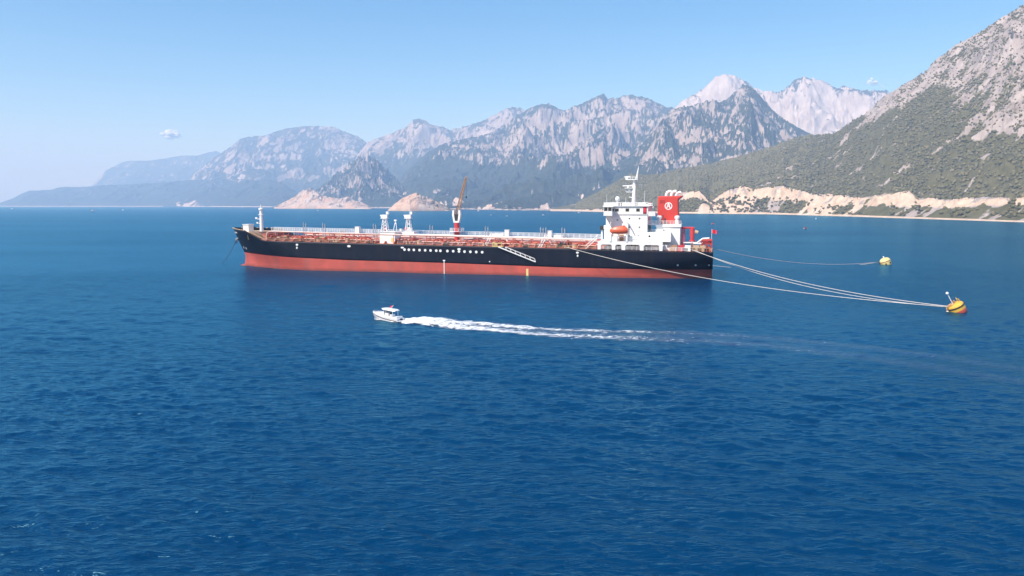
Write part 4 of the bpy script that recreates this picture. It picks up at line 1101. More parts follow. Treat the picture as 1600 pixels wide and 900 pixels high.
# ---- after deck
b = MB()
for s in (-56.6, -57.3): b.bar((s, 6.4, zd(-56)), (s, 6.4, 16.2), .24, 8)
b.box(-57.5, -56.4, 6.1, 6.7, 9.7, 10.9)
for k in range(6): b.bar((-56.6, 6.4, 10.5 + k), (-57.3, 6.4, 10.5 + k), .09, 4)
b.bar((-56.3, 6.4, 16.1), (-60.4, 6.4, 16.1), .34, 8)
pc = b.build('stores_crane', M['brightred'], ship)
b = MB(); b.bar((-59.9, 6.4, 11.9), (-59.9, 6.4, 16.0), .62, 10); b.bar((-59.3, 6.4, 13.2), (-59.3, 6.4, 16), .22, 6); b.lathe([(1.0, -.2), (1.0, .2)], (-59.9, 6.4, 12.0), 12); b.build('crane_column', M['brightred'], pc)
b = MB(); b.bar((-60.6, 6.4, 15.0), (-61.6, 6.4, 14.6), .55, 10); b.build('crane_winch', M['deckbeige'], pc)
b = MB(); b.bar((-59.9, 6.4, zd(-60)), (-59.9, 6.4, 11.8), .5, 8); b.box(-62.5, -57.2, 5, 8, 11.25, 11.5); b.build('crane_base', M['white'], pc)
b = MB(); b.tube([(-60.3, 8, 11.3), (-61.5, 8, 11.4), (-62.4, 8, 12.2), (-63.2, 8, 12.75), (-65.2, 8, 12.9)], .26, 8); b.tube([(-60.3, 8.5, 11.1), (-62.5, 8.5, 11.1), (-63.2, 8.5, 11.5)], .15, 6); b.build('vent_pipe', M['white'], ship, 'auto')
for (s, t, mat, r) in ((-54.4, 11.0, 'boom', .85), (-56.6, 11.2, 'brightred', .8), (-61.2, 10.5, 'deckbeige', .7), (-58.6, 11, 'white', .75), (-63.2, 9.5, 'deckbeige', .6)):
    b = MB(); z = zd(s); b.bar((s, t - .9, z + 1.1), (s, t + .9, z + 1.1), r, 10); b.box(s - .9, s + .9, t - 1.2, t - .95, z, z + 1.8); b.box(s - .9, s + .9, t + .95, t + 1.2, z, z + 1.8); b.cbox((s + 1.1, t, z + .6), .7, 1.2, 1.2)
    b.build('mooring_winch', M[mat], ship)
for s in (-57.8, -60.2, -62.2, -64.4):
    b = MB(); z = zd(s)
    for d in (-.4, .4): b.lathe([(.28, 0), (.24, .8), (.34, .85), (.34, 1.0)], (s + d, 12.3, z), 8)
    b.build('bollard', M['dark'], ship)
b = MB(); rail(b, (-53.2, 13.5, zd(-53)), (-58.4, 13.4, zd(-58)), 1.15, 1.5, .075, 2); b.build('side_rail', M['white'], ship)
b = MB(); rail(b, (-60.2, 13.3, zd(-60)), (-66.0, 11.6, zd(-66)), 1.15, 1.5, .075, 2); rail(b, (-66.1, 11.6, zd(-66)), (-66.1, -11.6, zd(-66)), 1.15, 1.8, .07, 2); rail(b, (-53, -13.5, zd(-53)), (-66.0, -11.6, zd(-66)), 1.15, 1.8, .07, 2); b.build('side_rail', M['deckbeige'], ship)
b = MB()
for s in (-62.9, -64.4, -66.0):
    for t in (10.5, 7.0, 2.0): b.bar((s, t, zd(s)), (s, t, 12.3), .14, 5)
for t in (10.5, 7.0, 2.0):
    b.bar((-62.9, t, 12.3), (-66.0, t, 12.3), .16, 5); b.bar((-62.9, t, 11.2), (-66, t, 11.2), .1, 4); b.bar((-62.9, t, 10.4), (-64.4, t, 12.3), .1, 4); b.bar((-64.4, t, 12.3), (-66, t, 10.4), .1, 4)
for s in (-62.9, -64.4, -66.0): b.bar((s, 10.5, 12.3), (s, 2, 12.3), .14, 5)
b.build('stern_frame', M['brightred'], ship)
b = MB(); b.box(-65.9, -63.0, 6.9, 7.1, 10.9, 12.6); b.box(-65.4, -64.2, 9.2, 10.2, zd(-65), 10.3); b.build('stern_locker', M['pipe'], ship)
b = MB(); b.bar((-66.0, 0, zd(-66)), (-66.0, 0, 15.6), .07, 5); fpole = b.build('flagpole', M['white'], ship)
b = MB(); N_ = 8; vs = []; fs = []
for i in range(N_ + 1):
    w = i / N_; x = -66.05 - 1.5 * w; y = .16 * math.sin(w * 7); 
    vs += [(x, y - .015, 15.4 - .25 * w), (x, y - .015, 14.3 - .35 * w), (x, y + .015, 15.4 - .25 * w), (x, y + .015, 14.3 - .35 * w)]
for i in range(N_):
    o_ = i * 4; fs += [(o_, o_ + 4, o_ + 5, o_ + 1), (o_ + 2, o_ + 3, o_ + 7, o_ + 6), (o_, o_ + 2, o_ + 6, o_ + 4), (o_ + 1, o_ + 5, o_ + 7, o_ + 3)]
fs += [(0, 1, 3, 2), (N_ * 4, N_ * 4 + 2, N_ * 4 + 3, N_ * 4 + 1)]
b.add(vs, fs); flag = b.build('flag', M['flagred'], fpole)

# ---- lifeboat in its davit
lb = empty('lifeboat', tuple(S(-37.05, 13.9, 14.2)), math.pi - HEAD)
lb.scale = (.93, .88, .88)
tag(lb, 'orange enclosed lifeboat hanging at the side of the white bridge house', 'lifeboat')
def boat_loft(secs):
    """secs: list of (x, [(y,z)...]) closed rings"""
    b = MB(); n = len(secs[0][1]); vs = []; fs = []
    for x, ring in secs: vs += [(x, y, z) for y, z in ring]
    for i in range(len(secs) - 1):
        for k in range(n): fs.append((i * n + k, (i + 1) * n + k, (i + 1) * n + (k + 1) % n, i * n + (k + 1) % n))
    fs += [tuple(range(n)), tuple(range((len(secs) - 1) * n + n - 1, (len(secs) - 1) * n - 1, -1))]
    b.add(vs, fs); return b
def ring(w, zk, zs, zt, f=.85):
    return [(0, zk), (w * .6, zk + .15 * (zs - zk)), (w * .95, zk + .6 * (zs - zk)), (w, zs), (w * f, zs + .35 * (zt - zs)), (w * .6, zs + .85 * (zt - zs)), (0, zt), (-w * .6, zs + .85 * (zt - zs)), (-w * f, zs + .35 * (zt - zs)), (-w, zs), (-w * .95, zk + .6 * (zs - zk)), (-w * .6, zk + .15 * (zs - zk))]
b = boat_loft([(3.15, ring(.12, .75, 1.45, 1.6)), (2.8, ring(.6, .4, 1.42, 1.85)), (2.0, ring(1.1, .12, 1.35, 2.35)), (.5, ring(1.3, 0, 1.32, 2.75)), (-1.2, ring(1.3, 0, 1.32, 2.95)), (-2.3, ring(1.2, .1, 1.34, 2.85)), (-2.85, ring(1.0, .25, 1.36, 2.2)), (-3.1, ring(.75, .45, 1.38, 1.7))])
b.build('hull', M['orange'], lb, 'auto')
b = MB(); b.tube([(3.2, 0, 1.45), (2.8, .64, 1.42), (2.0, 1.14, 1.36), (.5, 1.34, 1.33), (-1.2, 1.34, 1.33), (-2.3, 1.24, 1.35), (-2.85, 1.04, 1.36), (-3.12, .78, 1.38)], .07, 5); b.build('rubbing_strake', M['orange'], lb)
b = MB(); b.cbox((-1.7, 0, 3.0), .8, .8, .25); b.cbox((-2.0, 1.12, 1.75), .35, .25, .3); b.build('hatch', M['orange'], lb)
b = MB(); b.bar((-2.9, 0, .3), (-2.9, .55, .25), .18, 8); b.build('propeller', M['white'], lb)

# ------------------------------------------------------------------ mooring lines, anchor chain, buoys
def line(name, A, B, sag, r, mat, label, cat, n=40, group=None):
    A = np.array(A, float); B = np.array(B, float); b = MB(); pts = []
    for k in range(n + 1):
        w = k / n; p = A * (1 - w) + B * w; p[2] -= sag * 4 * w * (1 - w); pts.append(tuple(p))
    b.tube(pts, r, 6); o = b.build(name, M[mat], None, True); tag(o, label, cat, group); return o
BUOY = ground(1496, 487.5); BUOY[2] = 0
hook = np.array(at_dist(1481, 479.3, BUOY[1] - .2))
line('mooring_rope', S(-20.1, 13.7, 9.7), hook, 2.6, .085, 'rope', 'long pale mooring rope from the ship midships down to the near striped buoy', 'rope')
line('mooring_rope', S(-59.7, 13.4, 9.5), hook + [0, 0, .1], 2.2, .085, 'rope', 'upper one of the two stern ropes running to the near striped buoy', 'rope')
line('mooring_rope', S(-60.6, 13.3, 9.4), hook + [0, 0, -.1], 2.9, .08, 'rope', 'lower one of the two stern ropes running to the near striped buoy', 'rope')
FAR = ground(1384, 413); FAR[2] = 0
fh = np.array(at_dist(1371, 409.6, FAR[1]))
line('mooring_rope', S(-66.2, 6.0, 9.6), fh, 2.6, .09, 'pinkrope', 'pinkish mooring rope from the stern rail to the far yellow buoy', 'rope')
line('mooring_rope', S(-25.0, -13.6, 9.6), fh + [0, 0, -.1], 5.6, .11, 'rope', 'low sagging mooring rope from behind the stern to the far yellow buoy', 'rope')
ch = line('anchor_chain', S(112.0, 2.0, 9.6), ground(346, 411) + [0, 0, -.4], 1.0, .075, 'chain', 'thin dark anchor chain slanting from the black bow into the water', 'chain')

bu = empty('mooring_buoy', (BUOY[0], BUOY[1], .3)); bu.rotation_euler = (R(-5), R(-29), R(6)); bu.scale = (.88, .88, .88)
tag(bu, 'large tilted yellow mooring buoy with red side and light pole, at the right', 'buoy')
b = MB(); b.lathe([(1.2, -1.5), (1.85, -1.0), (2.05, -.2), (2.05, .35)], n=28); b.build('lower_body', M['buoyred'], bu, 'auto')
b = MB(); b.lathe([(2.05, .35), (2.06, .8), (2.0, 1.15)], n=28); b.build('yellow_band', M['yellow'], bu, 'auto')
b = MB(); b.lathe([(2.0, 1.15), (2.14, 1.2), (2.14, 1.42), (2.0, 1.46)], n=28); b.build('rubber_band', M['dark'], bu, 'auto')
b = MB(); b.lathe([(2.0, 1.46), (1.9, 1.75), (1.5, 1.95), (.4, 2.05)], n=28); b.build('top', M['yellow'], bu, 'auto')
b = MB(); b.bar((-.3, 0, 2.0), (-.3, 0, 5.0), .1, 6); b.lathe([(.16, 0), (.33, .1), (.36, .35), (.2, .6)], (-.3, 0, 4.9), 10); b.build('light_pole', M['whitegloss'], bu)
b = MB(); b.bar((1.3, .3, 1.9), (1.3, .3, 3.0), .1, 6); b.bar((1.3, -.5, 1.9), (1.3, -.5, 2.7), .1, 6); b.bar((1.3, .3, 2.7), (1.3, -.5, 2.6), .08, 5); b.build('bollard', M['yellow'], bu)
b = MB(); b.bar((-.3, .5, 2.0), (-1.9, .3, 2.3), .12, 5); b.bar((-1.9, .3, 2.3), (-2.4, 0, 1.4), .12, 5); b.bar((-.3, -.5, 2.0), (-1.9, -.3, 2.3), .12, 5); b.bar((-1.9, -.3, 2.3), (-2.4, 0, 1.4), .12, 5); b.bar((.1, 0, 2), (-.3, 0, 3.0), .22, 6, .12); b.bar((.5, .2, 2.0), (.4, .2, 2.7), .2, 6); b.build('hook_frame', M['boom'], bu)
b = MB(); b.bar((-2.2, 0, 1.1), (-2.7, 0, .9), .3, 8); b.build('release_hook', M['pinkpipe'], bu)

bf = empty('mooring_buoy', (FAR[0], FAR[1], .35)); bf.rotation_euler = (R(-6), R(-20), 0)
tag(bf, 'small looking yellow mooring buoy floating farther off behind the striped one', 'buoy')
b = MB(); b.lathe([(1.2, -1.4), (1.9, -.9), (2.05, 0), (2.05, .8)], n=26); b.build('body', M['paleyellow'], bf, 'auto')
b = MB(); b.lathe([(2.05, .8), (2.15, .85), (2.15, 1.05), (2.0, 1.1)], n=26); b.build('rubber_band', M['boom'], bf, 'auto')
b = MB(); b.lathe([(2.0, 1.1), (1.75, 1.75), (1.1, 2.2), (.2, 2.4)], n=26); b.build('top', M['paleyellow'], bf, 'auto')
b = MB(); b.bar((0, 0, 2.3), (0, 0, 2.7), .2, 8); b.ell((0, 0, 2.8), .28, .28, .25); b.build('lamp', M['whitegloss'], bf)
b = MB(); b.bar((-1.8, 0, 1.2), (-2.5, 0, .7), .22, 6); b.bar((.8, -2.0, -.1), (.8, -2.2, .2), .25, 6); b.bar((-.9, -1.9, -.1), (-.9, -2.1, .2), .25, 6); b.build('release_hook', M['dark'], bf)

# ------------------------------------------------------------------ motorboat, helmsman, wake
bow = ground(585.5, 498.5); stn = ground(626.5, 503.0)
bd = bow - stn; bz = math.atan2(bd[1], bd[0])
mbp = (bow + stn) / 2
mo = empty('motorboat', (mbp[0], mbp[1], .05), bz); mo.rotation_euler = (0, R(-3.5), bz); mo.scale = (.97, .95, .88)
tag(mo, 'white motorboat with a hardtop speeding left across the open water', 'boat')
L2 = float(np.linalg.norm(bd)) / 2
def brow(x, w, zk, zs): return [(0, zk), (w * .55, zk + .12), (w * .86, zk + .4), (w, zs), (w * .93, zs + .02), (0, zs + .08), (-w * .93, zs + .02), (-w, zs), (-w * .86, zk + .4), (-w * .55, zk + .12)]
b = boat_loft([(L2 * 1.18, brow(0, .06, .95, 1.42)), (L2 * 1.0, brow(0, .5, .35, 1.36)), (L2 * .7, brow(0, .95, -.05, 1.27)), (L2 * .2, brow(0, 1.25, -.3, 1.12)), (-L2 * .5, brow(0, 1.3, -.35, 1.0)), (-L2 * 1.0, brow(0, 1.22, -.3, .95))])
b.build('hull', M['whitegloss'], mo, 'auto')
b = MB()
for sg in (1, -1):
    b.tube([(L2 * 1.17, sg * .08, 1.2), (L2 * 1.0, sg * .52, 1.05), (L2 * .7, sg * .965, .9), (L2 * .2, sg * 1.26, .68), (-L2 * .5, sg * 1.3, .5), (-L2 * .98, sg * 1.22, .45)], .075, 5)
b.build('hull_stripe', M['brown'], mo)
b = boat_loft([(L2 * .95, [(0.35, 1.38), (.2, 1.55), (-.2, 1.55), (-.35, 1.38)]), (L2 * .45, [(.85, 1.2), (.6, 1.75), (-.6, 1.75), (-.85, 1.2)]), (L2 * .12, [(.95, 1.15), (.7, 1.85), (-.7, 1.85), (-.95, 1.15)])])
b.build('cabin', M['whitegloss'], mo)
b = MB(); b.add([(L2 * .2, -.75, 1.86), (L2 * .2, .75, 1.86), (L2 * -.02, .7, 2.5), (L2 * -.02, -.7, 2.5), (L2 * .18, -.75, 1.86), (L2 * .18, .75, 1.86), (L2 * -.04, .7, 2.5), (L2 * -.04, -.7, 2.5)], [(0, 1, 2, 3), (7, 6, 5, 4), (0, 4, 5, 1), (1, 5, 6, 2), (2, 6, 7, 3), (3, 7, 4, 0)]); b.build('windscreen', M['glass'], mo)
b = MB(); b.box(-L2 * .16, L2 * .1, -.55, .55, 1.0, 1.75); b.box(-L2 * .42, -L2 * .3, -.6, .6, 1.0, 1.6); b.box(-L2 * .9, -L2 * .72, -1.0, 1.0, .95, 1.35); b.build('console', M['white'], mo)
b = boat_loft([(L2 * .38, [(.5, 2.62), (.45, 2.72), (-.45, 2.72), (-.5, 2.62)]), (L2 * .2, [(1.0, 2.58), (.9, 2.78), (-.9, 2.78), (-1.0, 2.58)]), (-L2 * .5, [(1.05, 2.55), (.95, 2.78), (-.95, 2.78), (-1.05, 2.55)]), (-L2 * .72, [(.8, 2.55), (.7, 2.68), (-.7, 2.68), (-.8, 2.55)])])
b.build('hardtop', M['whitegloss'], mo, 'auto')
b = MB()
for sg in (.85, -.85):
    b.bar((-L2 * .03, sg * .85, 1.7), (-L2 * .03, sg, 2.6), .05, 5); b.bar((-L2 * .6, sg, 1.0), (-L2 * .55, sg, 2.6), .05, 5); b.bar((L2 * .15, sg * .9, 1.5), (L2 * .1, sg, 2.6), .05, 5)
b.build('hardtop_frame', M['whitegloss'], mo)
b = MB(); 
for sg in (1, -1):
    pts_ = [(L2 * 1.1, sg * .15, 1.8), (L2 * .9, sg * .65, 1.75), (L2 * .5, sg * 1.05, 1.6)]
    b.tube(pts_, .035, 4)
    for p in pts_: b.bar((p[0], p[1], 1.2), p, .03, 4)
b.build('bow_rail', M['grey'], mo)
b = MB(); b.box(-L2 * 1.07, -L2 * .98, -.25, .25, -.1, .7); b.box(-L2 * 1.1, -L2 * .96, -.24, .24, .7, 1.0); b.build('outboard_engine', M['dark'], mo)
b = MB(); b.bar((-L2 * .2, 0, 2.78), (-L2 * .42, 0, 3.75), .035, 4); fs_ = b.build('flagstaff', M['whitegloss'], mo)
b = MB(); b.add([(-L2 * .3, .02, 3.2), (-L2 * .4, .02, 3.65), (-L2 * .22, .05, 3.5), (-L2 * .13, .05, 3.02), (-L2 * .3, -.02, 3.2), (-L2 * .4, -.02, 3.65), (-L2 * .22, .01, 3.5), (-L2 * .13, .01, 3.02)], [(0, 1, 2, 3), (7, 6, 5, 4), (0, 4, 5, 1), (1, 5, 6, 2), (2, 6, 7, 3), (3, 7, 4, 0)]); b.build('flag', M['flagred'], fs_)

# helmsman standing at the console: one skinned body
def person(loc, rz):
    J = [(0, 0, .92), (0, 0, 1.15), (0, 0, 1.40), (0, 0, 1.50), (.01, 0, 1.60), (.02, 0, 1.70),
         (0, .19, 1.40), (.14, .23, 1.16), (.36, .16, 1.12), (.44, .13, 1.12), (0, -.19, 1.40), (.14, -.23, 1.16), (.36, -.16, 1.12), (.44, -.13, 1.12),
         (0, .10, .86), (.03, .12, .48), (0, .13, .08), (.14, .14, .04), (0, -.10, .86), (.03, -.12, .48), (0, -.13, .08), (.14, -.14, .04)]
    E_ = [(0, 1), (1, 2), (2, 3), (3, 4), (4, 5), (2, 6), (6, 7), (7, 8), (8, 9), (2, 10), (10, 11), (11, 12), (12, 13), (0, 14), (14, 15), (15, 16), (16, 17), (0, 18), (18, 19), (19, 20), (20, 21)]
    rad = [.15, .14, .15, .055, .095, .08, .065, .05, .037, .04, .065, .05, .037, .04, .10, .07, .05, .04, .10, .07, .05, .04]
    me = bpy.data.meshes.new('person'); me.from_pydata(J, E_, []); me.update()
    o = bpy.data.objects.new('person', me); COL.objects.link(o)
    sk = o.modifiers.new('skin', 'SKIN')
    for i, r in enumerate(rad):
        me.skin_vertices[0].data[i].radius = (r, r); me.skin_vertices[0].data[i].use_root = (i == 0)
    ss = o.modifiers.new('sub', 'SUBSURF'); ss.levels = 1; ss.render_levels = 1
    me.materials.append(M['navy']); o.location = loc; o.rotation_euler = (0, 0, rz)
    return o
mp_, mnt, mbs, mo_ = new_mat('person clothing and skin')
tcx = mnt.nodes.new('ShaderNodeTexCoord'); sx = mnt.nodes.new('ShaderNodeSeparateXYZ'); mnt.links.new(tcx.outputs['Object'], sx.inputs[0])
g1_ = mnt.nodes.new('ShaderNodeMath'); g1_.operation = 'GREATER_THAN'; g1_.inputs[1].default_value = 1.49; mnt.links.new(sx.outputs['Z'], g1_.inputs[0])
g2_ = mnt.nodes.new('ShaderNodeMath'); g2_.operation = 'GREATER_THAN'; g2_.inputs[1].default_value = 0.30; mnt.links.new(sx.outputs['X'], g2_.inputs[0])
g3_ = mnt.nodes.new('ShaderNodeMath'); g3_.operation = 'MAXIMUM'; mnt.links.new(g1_.outputs[0], g3_.inputs[0]); mnt.links.new(g2_.outputs[0], g3_.inputs[1])
mxp = mnt.nodes.new('ShaderNodeMixRGB'); mxp.inputs[1].default_value = (0.022, 0.024, 0.032, 1); mxp.inputs[2].default_value = (0.45, 0.26, 0.18, 1)
mnt.links.new(g3_.outputs[0], mxp.inputs[0]); mnt.links.new(mxp.outputs[0], mbs.inputs['Base Color']); mbs.inputs['Roughness'].default_value = .8
bpy.context.view_layer.update()
pw = mo.matrix_world @ Vector((-L2 * .28 - .15, .25, .42))
pm = person(tuple(pw), bz)
pm.data.materials.clear(); pm.data.materials.append(mp_)
tag(pm, 'person in dark clothes standing at the wheel of the white motorboat', 'person')
b = MB(); b.ell((-.01, 0, 1.70), .105, .095, .09, 10, 6); b.build('hair', M['dark'], pm, True)

# foam trail behind the motorboat
def foam_mat():
    m, nt, b, out = new_mat('sea foam')
    N = nt.nodes; L = nt.links
    b.inputs['Base Color'].default_value = (0.86, 0.89, 0.92, 1); b.inputs['Roughness'].default_value = 0.7
    at = N.new('ShaderNodeAttribute'); at.attribute_name = 'foam'
    geo = N.new('ShaderNodeNewGeometry')
    mp = N.new('ShaderNodeMapping'); mp.inputs['Scale'].default_value = (0.8, 1.9, 1); mp.inputs['Rotation'].default_value = (0, 0, -0.25)
    L.new(geo.outputs['Position'], mp.inputs[0])
    n = N.new('ShaderNodeTexNoise'); n.inputs['Scale'].default_value = 1.0; n.inputs['Detail'].default_value = 7; n.inputs['Roughness'].default_value = .68; n.inputs['Distortion'].default_value = .8
    L.new(mp.outputs[0], n.inputs['Vector'])
    ct = N.new('ShaderNodeMapRange'); ct.inputs[1].default_value = .30; ct.inputs[2].default_value = .70; ct.inputs[3].default_value = .05; ct.inputs[4].default_value = .95; L.new(n.outputs[0], ct.inputs[0])
    a = N.new('ShaderNodeMath'); a.operation = 'ADD'; L.new(ct.outputs[0], a.inputs[0]); L.new(at.outputs['Fac'], a.inputs[1])
    r = N.new('ShaderNodeMapRange'); r.interpolation_type = 'SMOOTHSTEP'; r.inputs[1].default_value = .88; r.inputs[2].default_value = 1.28; r.inputs[4].default_value = .93; L.new(a.outputs[0], r.inputs[0])
    aer = N.new('ShaderNodeMath'); aer.operation = 'MULTIPLY_ADD'; aer.use_clamp = True; aer.inputs[1].default_value = .16; L.new(at.outputs['Fac'], aer.inputs[0]); L.new(r.outputs[0], aer.inputs[2])
    tr = N.new('ShaderNodeBsdfTransparent'); mx = N.new('ShaderNodeMixShader')
    L.new(aer.outputs[0], mx.inputs[0]); L.new(tr.outputs[0], mx.inputs[1]); L.new(b.outputs[0], mx.inputs[2]); L.new(mx.outputs[0], out.inputs['Surface'])
    bp = N.new('ShaderNodeBump'); bp.inputs['Distance'].default_value = .4; bp.inputs['Strength'].default_value = 1.0; L.new(n.outputs[0], bp.inputs['Height']); L.new(bp.outputs[0], b.inputs['Normal'])
    return m
FOAM = foam_mat()
up_ = [(585, 496.5), (600, 497.5), (622, 499), (632, 498.5), (645, 497), (660, 496.3), (690, 496), (702, 498), (720, 500.5), (745, 503), (780, 506), (820, 509.5), (870, 512.5), (930, 514.5), (1000, 516), (1080, 518), (1200, 524), (1350, 538), (1480, 554), (1620, 576)]
lo_ = [(585, 500.5), (600, 502.5), (622, 505), (632, 506.5), (645, 508.2), (660, 509.5), (690, 512.5), (702, 514), (720, 516), (745, 518), (780, 521), (820, 525), (870, 529), (930, 531.5), (1000, 534), (1080, 538), (1200, 546), (1350, 566), (1480, 586), (1620, 610)]
den = [(585, .50), (600, .62), (622, .68), (632, .80), (660, .80), (690, .74), (720, .62), (780, .53), (820, .48), (870, .43), (930, .36), (1000, .29), (1080, .22), (1200, .13), (1400, .07), (1620, .04)]
xs = np.linspace(585, 1618, 1100); vv = np.linspace(-.08, 1.08, 40)
U = np.array([ground(x, np.interp(x, *zip(*up_))) for x in xs]); Lw = np.array([ground(x, np.interp(x, *zip(*lo_))) for x in xs])
Xw = U[None, :, 0] * (1 - vv[:, None]) + Lw[None, :, 0] * vv[:, None]; Yw = U[None, :, 1] * (1 - vv[:, None]) + Lw[None, :, 1] * vv[:, None]
edge = np.clip(1 - np.abs(2 * vv[:, None] - 1), 0, 1)
dn = np.interp(xs, *zip(*den))[None, :] * np.ones_like(Xw)
prof = sstep(-.15, .32, edge + .25 * fbm(Xw / 2.5, Yw / 1.5, 3, 15))
rib = .17 * np.cos(2 * math.pi * (vv[:, None] - .2) / .6) * (sstep(680, 800, xs) * (1 - .6 * sstep(950, 1080, xs)))[None, :]
foam = dn * prof + rib * prof
foam = np.where((vv[:, None] < 0) | (vv[:, None] > 1), 0, foam)
churn = (0.10 + .38 * np.exp(-((xs - 665) / 45.0) ** 2)[None, :]) * np.sin(np.clip(vv, 0, 1) * math.pi)[:, None] * (.7 + .6 * fbm(Xw / 1.6, Yw / 1.1, 4, 33)) 
Zw = waves(Xw, Yw, np.full_like(Xw, .5)) + .05 + np.maximum(churn, 0)
wk = grid_mesh('wake', Xw, Yw, Zw, FOAM, {'foam': foam})
tag(wk, 'white foaming wake trailing right behind the speeding motorboat', None, None, 'stuff')

# bow spray close along the hull
# ------------------------------------------------------------------ distant boats
def little_boat(px, py, length, label, kind, hd, col='whitegloss', top='whitegloss'):
    g = ground(px, py)
    e = empty('small_boat', (g[0], g[1], 0), R(hd)); tag(e, label, 'boat', 'boats far out on the bay')
    k = length / 6.0
    b = boat_loft([(3.3 * k, [(0, .9 * k), (.05, 1.0 * k), (-.05, 1.0 * k)]), (2.2 * k, [(0, -.2 * k), (.8 * k, .85 * k), (-.8 * k, .85 * k)]), (-.5 * k, [(0, -.4 * k), (1.15 * k, .75 * k), (-1.15 * k, .75 * k)]), (-3 * k, [(0, -.3 * k), (1.0 * k, .75 * k), (-1.0 * k, .75 * k)])])
    b.build('hull', M[col], e)
    b = MB(); b.prism([(-1.9 * k, .7 * k), (.9 * k, .7 * k), (.4 * k, 1.9 * k), (-1.5 * k, 1.9 * k)], -.7 * k, .7 * k); b.box(-2.3 * k, .7 * k, -.85 * k, .85 * k, 1.9 * k, 2.0 * k); b.build('cabin', M[top], e)
    if kind == 'sail':
        b = MB(); b.bar((.3 * k, 0, .8 * k), (.3 * k, 0, 8 * k), .09 * k, 5); b.build('mast', M['grey'], e)
        b = MB(); b.prism([(.15 * k, 1.6 * k), (.15 * k, 7.8 * k), (-2.6 * k, 1.7 * k)], -.04 * k, .04 * k); b.build('sail', M['whitegloss'], e)
    elif kind == 'mast':
        b = MB(); b.bar((-.3 * k, 0, 1.9 * k), (-.3 * k, 0, 4 * k), .08 * k, 5); b.build('mast', M['grey'], e)
    return e
little_boat(145, 330.3, 17, 'white boat far out on the left, largest of the distant ones there', 'mast', 20)
little_boat(19, 326.8, 15, 'tiny white boat near the far left edge of the sea', '', 10)
little_boat(192, 328.7, 12, 'tiny boat just right of the larger white boat far left', '', 160)
little_boat(497, 329.5, 8, 'tiny white boat below the pale sea cliff', '', 0)
little_boat(748, 330.6, 14, 'long white boat lying close to the far beach', 'mast', 5)
little_boat(767.5, 336.4, 5, 'faint small boat left of the other one off the far beach', '', 30)
little_boat(792, 338.0, 5, 'small white boat in the gap above the tanker deck crane, right one', '', 200)
little_boat(849, 336.6, 7, 'white boat with a pointed cabin off the far beach', 'mast', 15)
little_boat(904.5, 333.2, 9, 'small white boat left of the bridge house near the shore', '', 0)
little_boat(1114.5, 350.4, 4.8, 'white boat with an orange top behind the red stern flag', '', 5, 'whitegloss', 'orange')
little_boat(1259, 357.4, 4.6, 'red and white boat alone on the water right of the tanker', '', 20, 'whitegloss', 'brightred')
little_boat(1275, 342.6, 4.5, 'small white sailing dinghy off the pale scree', 'sail', 60)

# ------------------------------------------------------------------ buildings and a jetty along the far shore
def house(px, py, w, h, d, label, tall=False, roof=True, back=30):
    g = ground(px, py); 
    a, _ = pix(px, py); Y = g[1] + back
    e = empty('house', (a * Y, Y, 1.0), R(rng.uniform(-12, 12))); tag(e, label, 'building', 'white buildings on the far shore')
    b = MB(); b.box(-w / 2, w / 2, -d / 2, d / 2, -1.5, h); b.build('wall', M['plaster'], e)
    if roof:
        b = MB(); b.add([(-w / 2 - .4, -d / 2 - .4, h), (w / 2 + .4, -d / 2 - .4, h), (w / 2 + .4, d / 2 + .4, h), (-w / 2 - .4, d / 2 + .4, h), (-w / 2 + .5, 0, h + d * .28), (w / 2 - .5, 0, h + d * .28)], [(0, 1, 5, 4), (1, 2, 5), (2, 3, 4, 5), (3, 0, 4), (0, 3, 2, 1)])
        b.build('roof', M['roof'], e)
    for k in range(3):
        b = MB(); x = -w / 2 + w * (k + .5) / 3; b.box(x - w * .06, x + w * .06, -d / 2 - .06, -d / 2 + .05, h * .35, h * .7); b.build('window', M['glass'], e)
for (px, py, w, h, d, lab) in ((51, 321.9, 38, 14, 20, 'white building on the shore at the far left'), (80, 321.9, 30, 11, 18, 'pale low building second from the left on the far shore'),
    (213, 321.9, 44, 9, 18, 'long low white building on the far shore, left of a taller one'), (243, 321.9, 40, 16, 20, 'taller white building on the far shore left of the pink bluff'),
    (366, 322.8, 46, 14, 20, 'cluster-like white building on the shore left of the foremast'), (381, 322.9, 34, 10, 18, 'low white building on the shore just right of the cluster'),
    (770, 327.5, 20, 9, 12, 'white house on the beach right of the deck crane'), (782, 327.5, 13, 10, 10, 'tall narrow white house on the beach right of the deck crane'),
    (812, 327.8, 16, 8, 10, 'pale house on the long beach'), (838, 328, 14, 6, 9, 'small pale house on the long beach left of the tower'),
    (872, 328.3, 18, 6, 9, 'low pale house on the long beach right of the tower'), (1445, 341, 12, 4.5, 7, 'low pale hut on the right-hand beach beside the dark jetty')):
    house(px, py, w, h, d, lab)
g = ground(856, 328.2); tw = MB(); tw.bar((0, 0, -1), (0, 0, 19), 1.5, 8, 1.0); tw.lathe([(1.6, 18), (1.8, 20), (.6, 21.5)], n=8)
t_ = tw.build('tower', M['plaster']); t_.location = (g[0], g[1] + 25, 0); tag(t_, 'slim white tower standing on the far beach', 'tower')
g0_ = ground(1468, 341.6); g1_ = ground(1492, 341.2)
je = empty('jetty', tuple(g0_)); tag(je, 'low dark jetty at the right-hand beach', 'jetty')
b = MB(); dv = g1_ - g0_; nrm = np.array([-dv[1], dv[0], 0]); nrm = nrm / np.linalg.norm(nrm) * 2.5
P_ = [(-nrm), (dv - nrm), (dv + nrm), nrm]
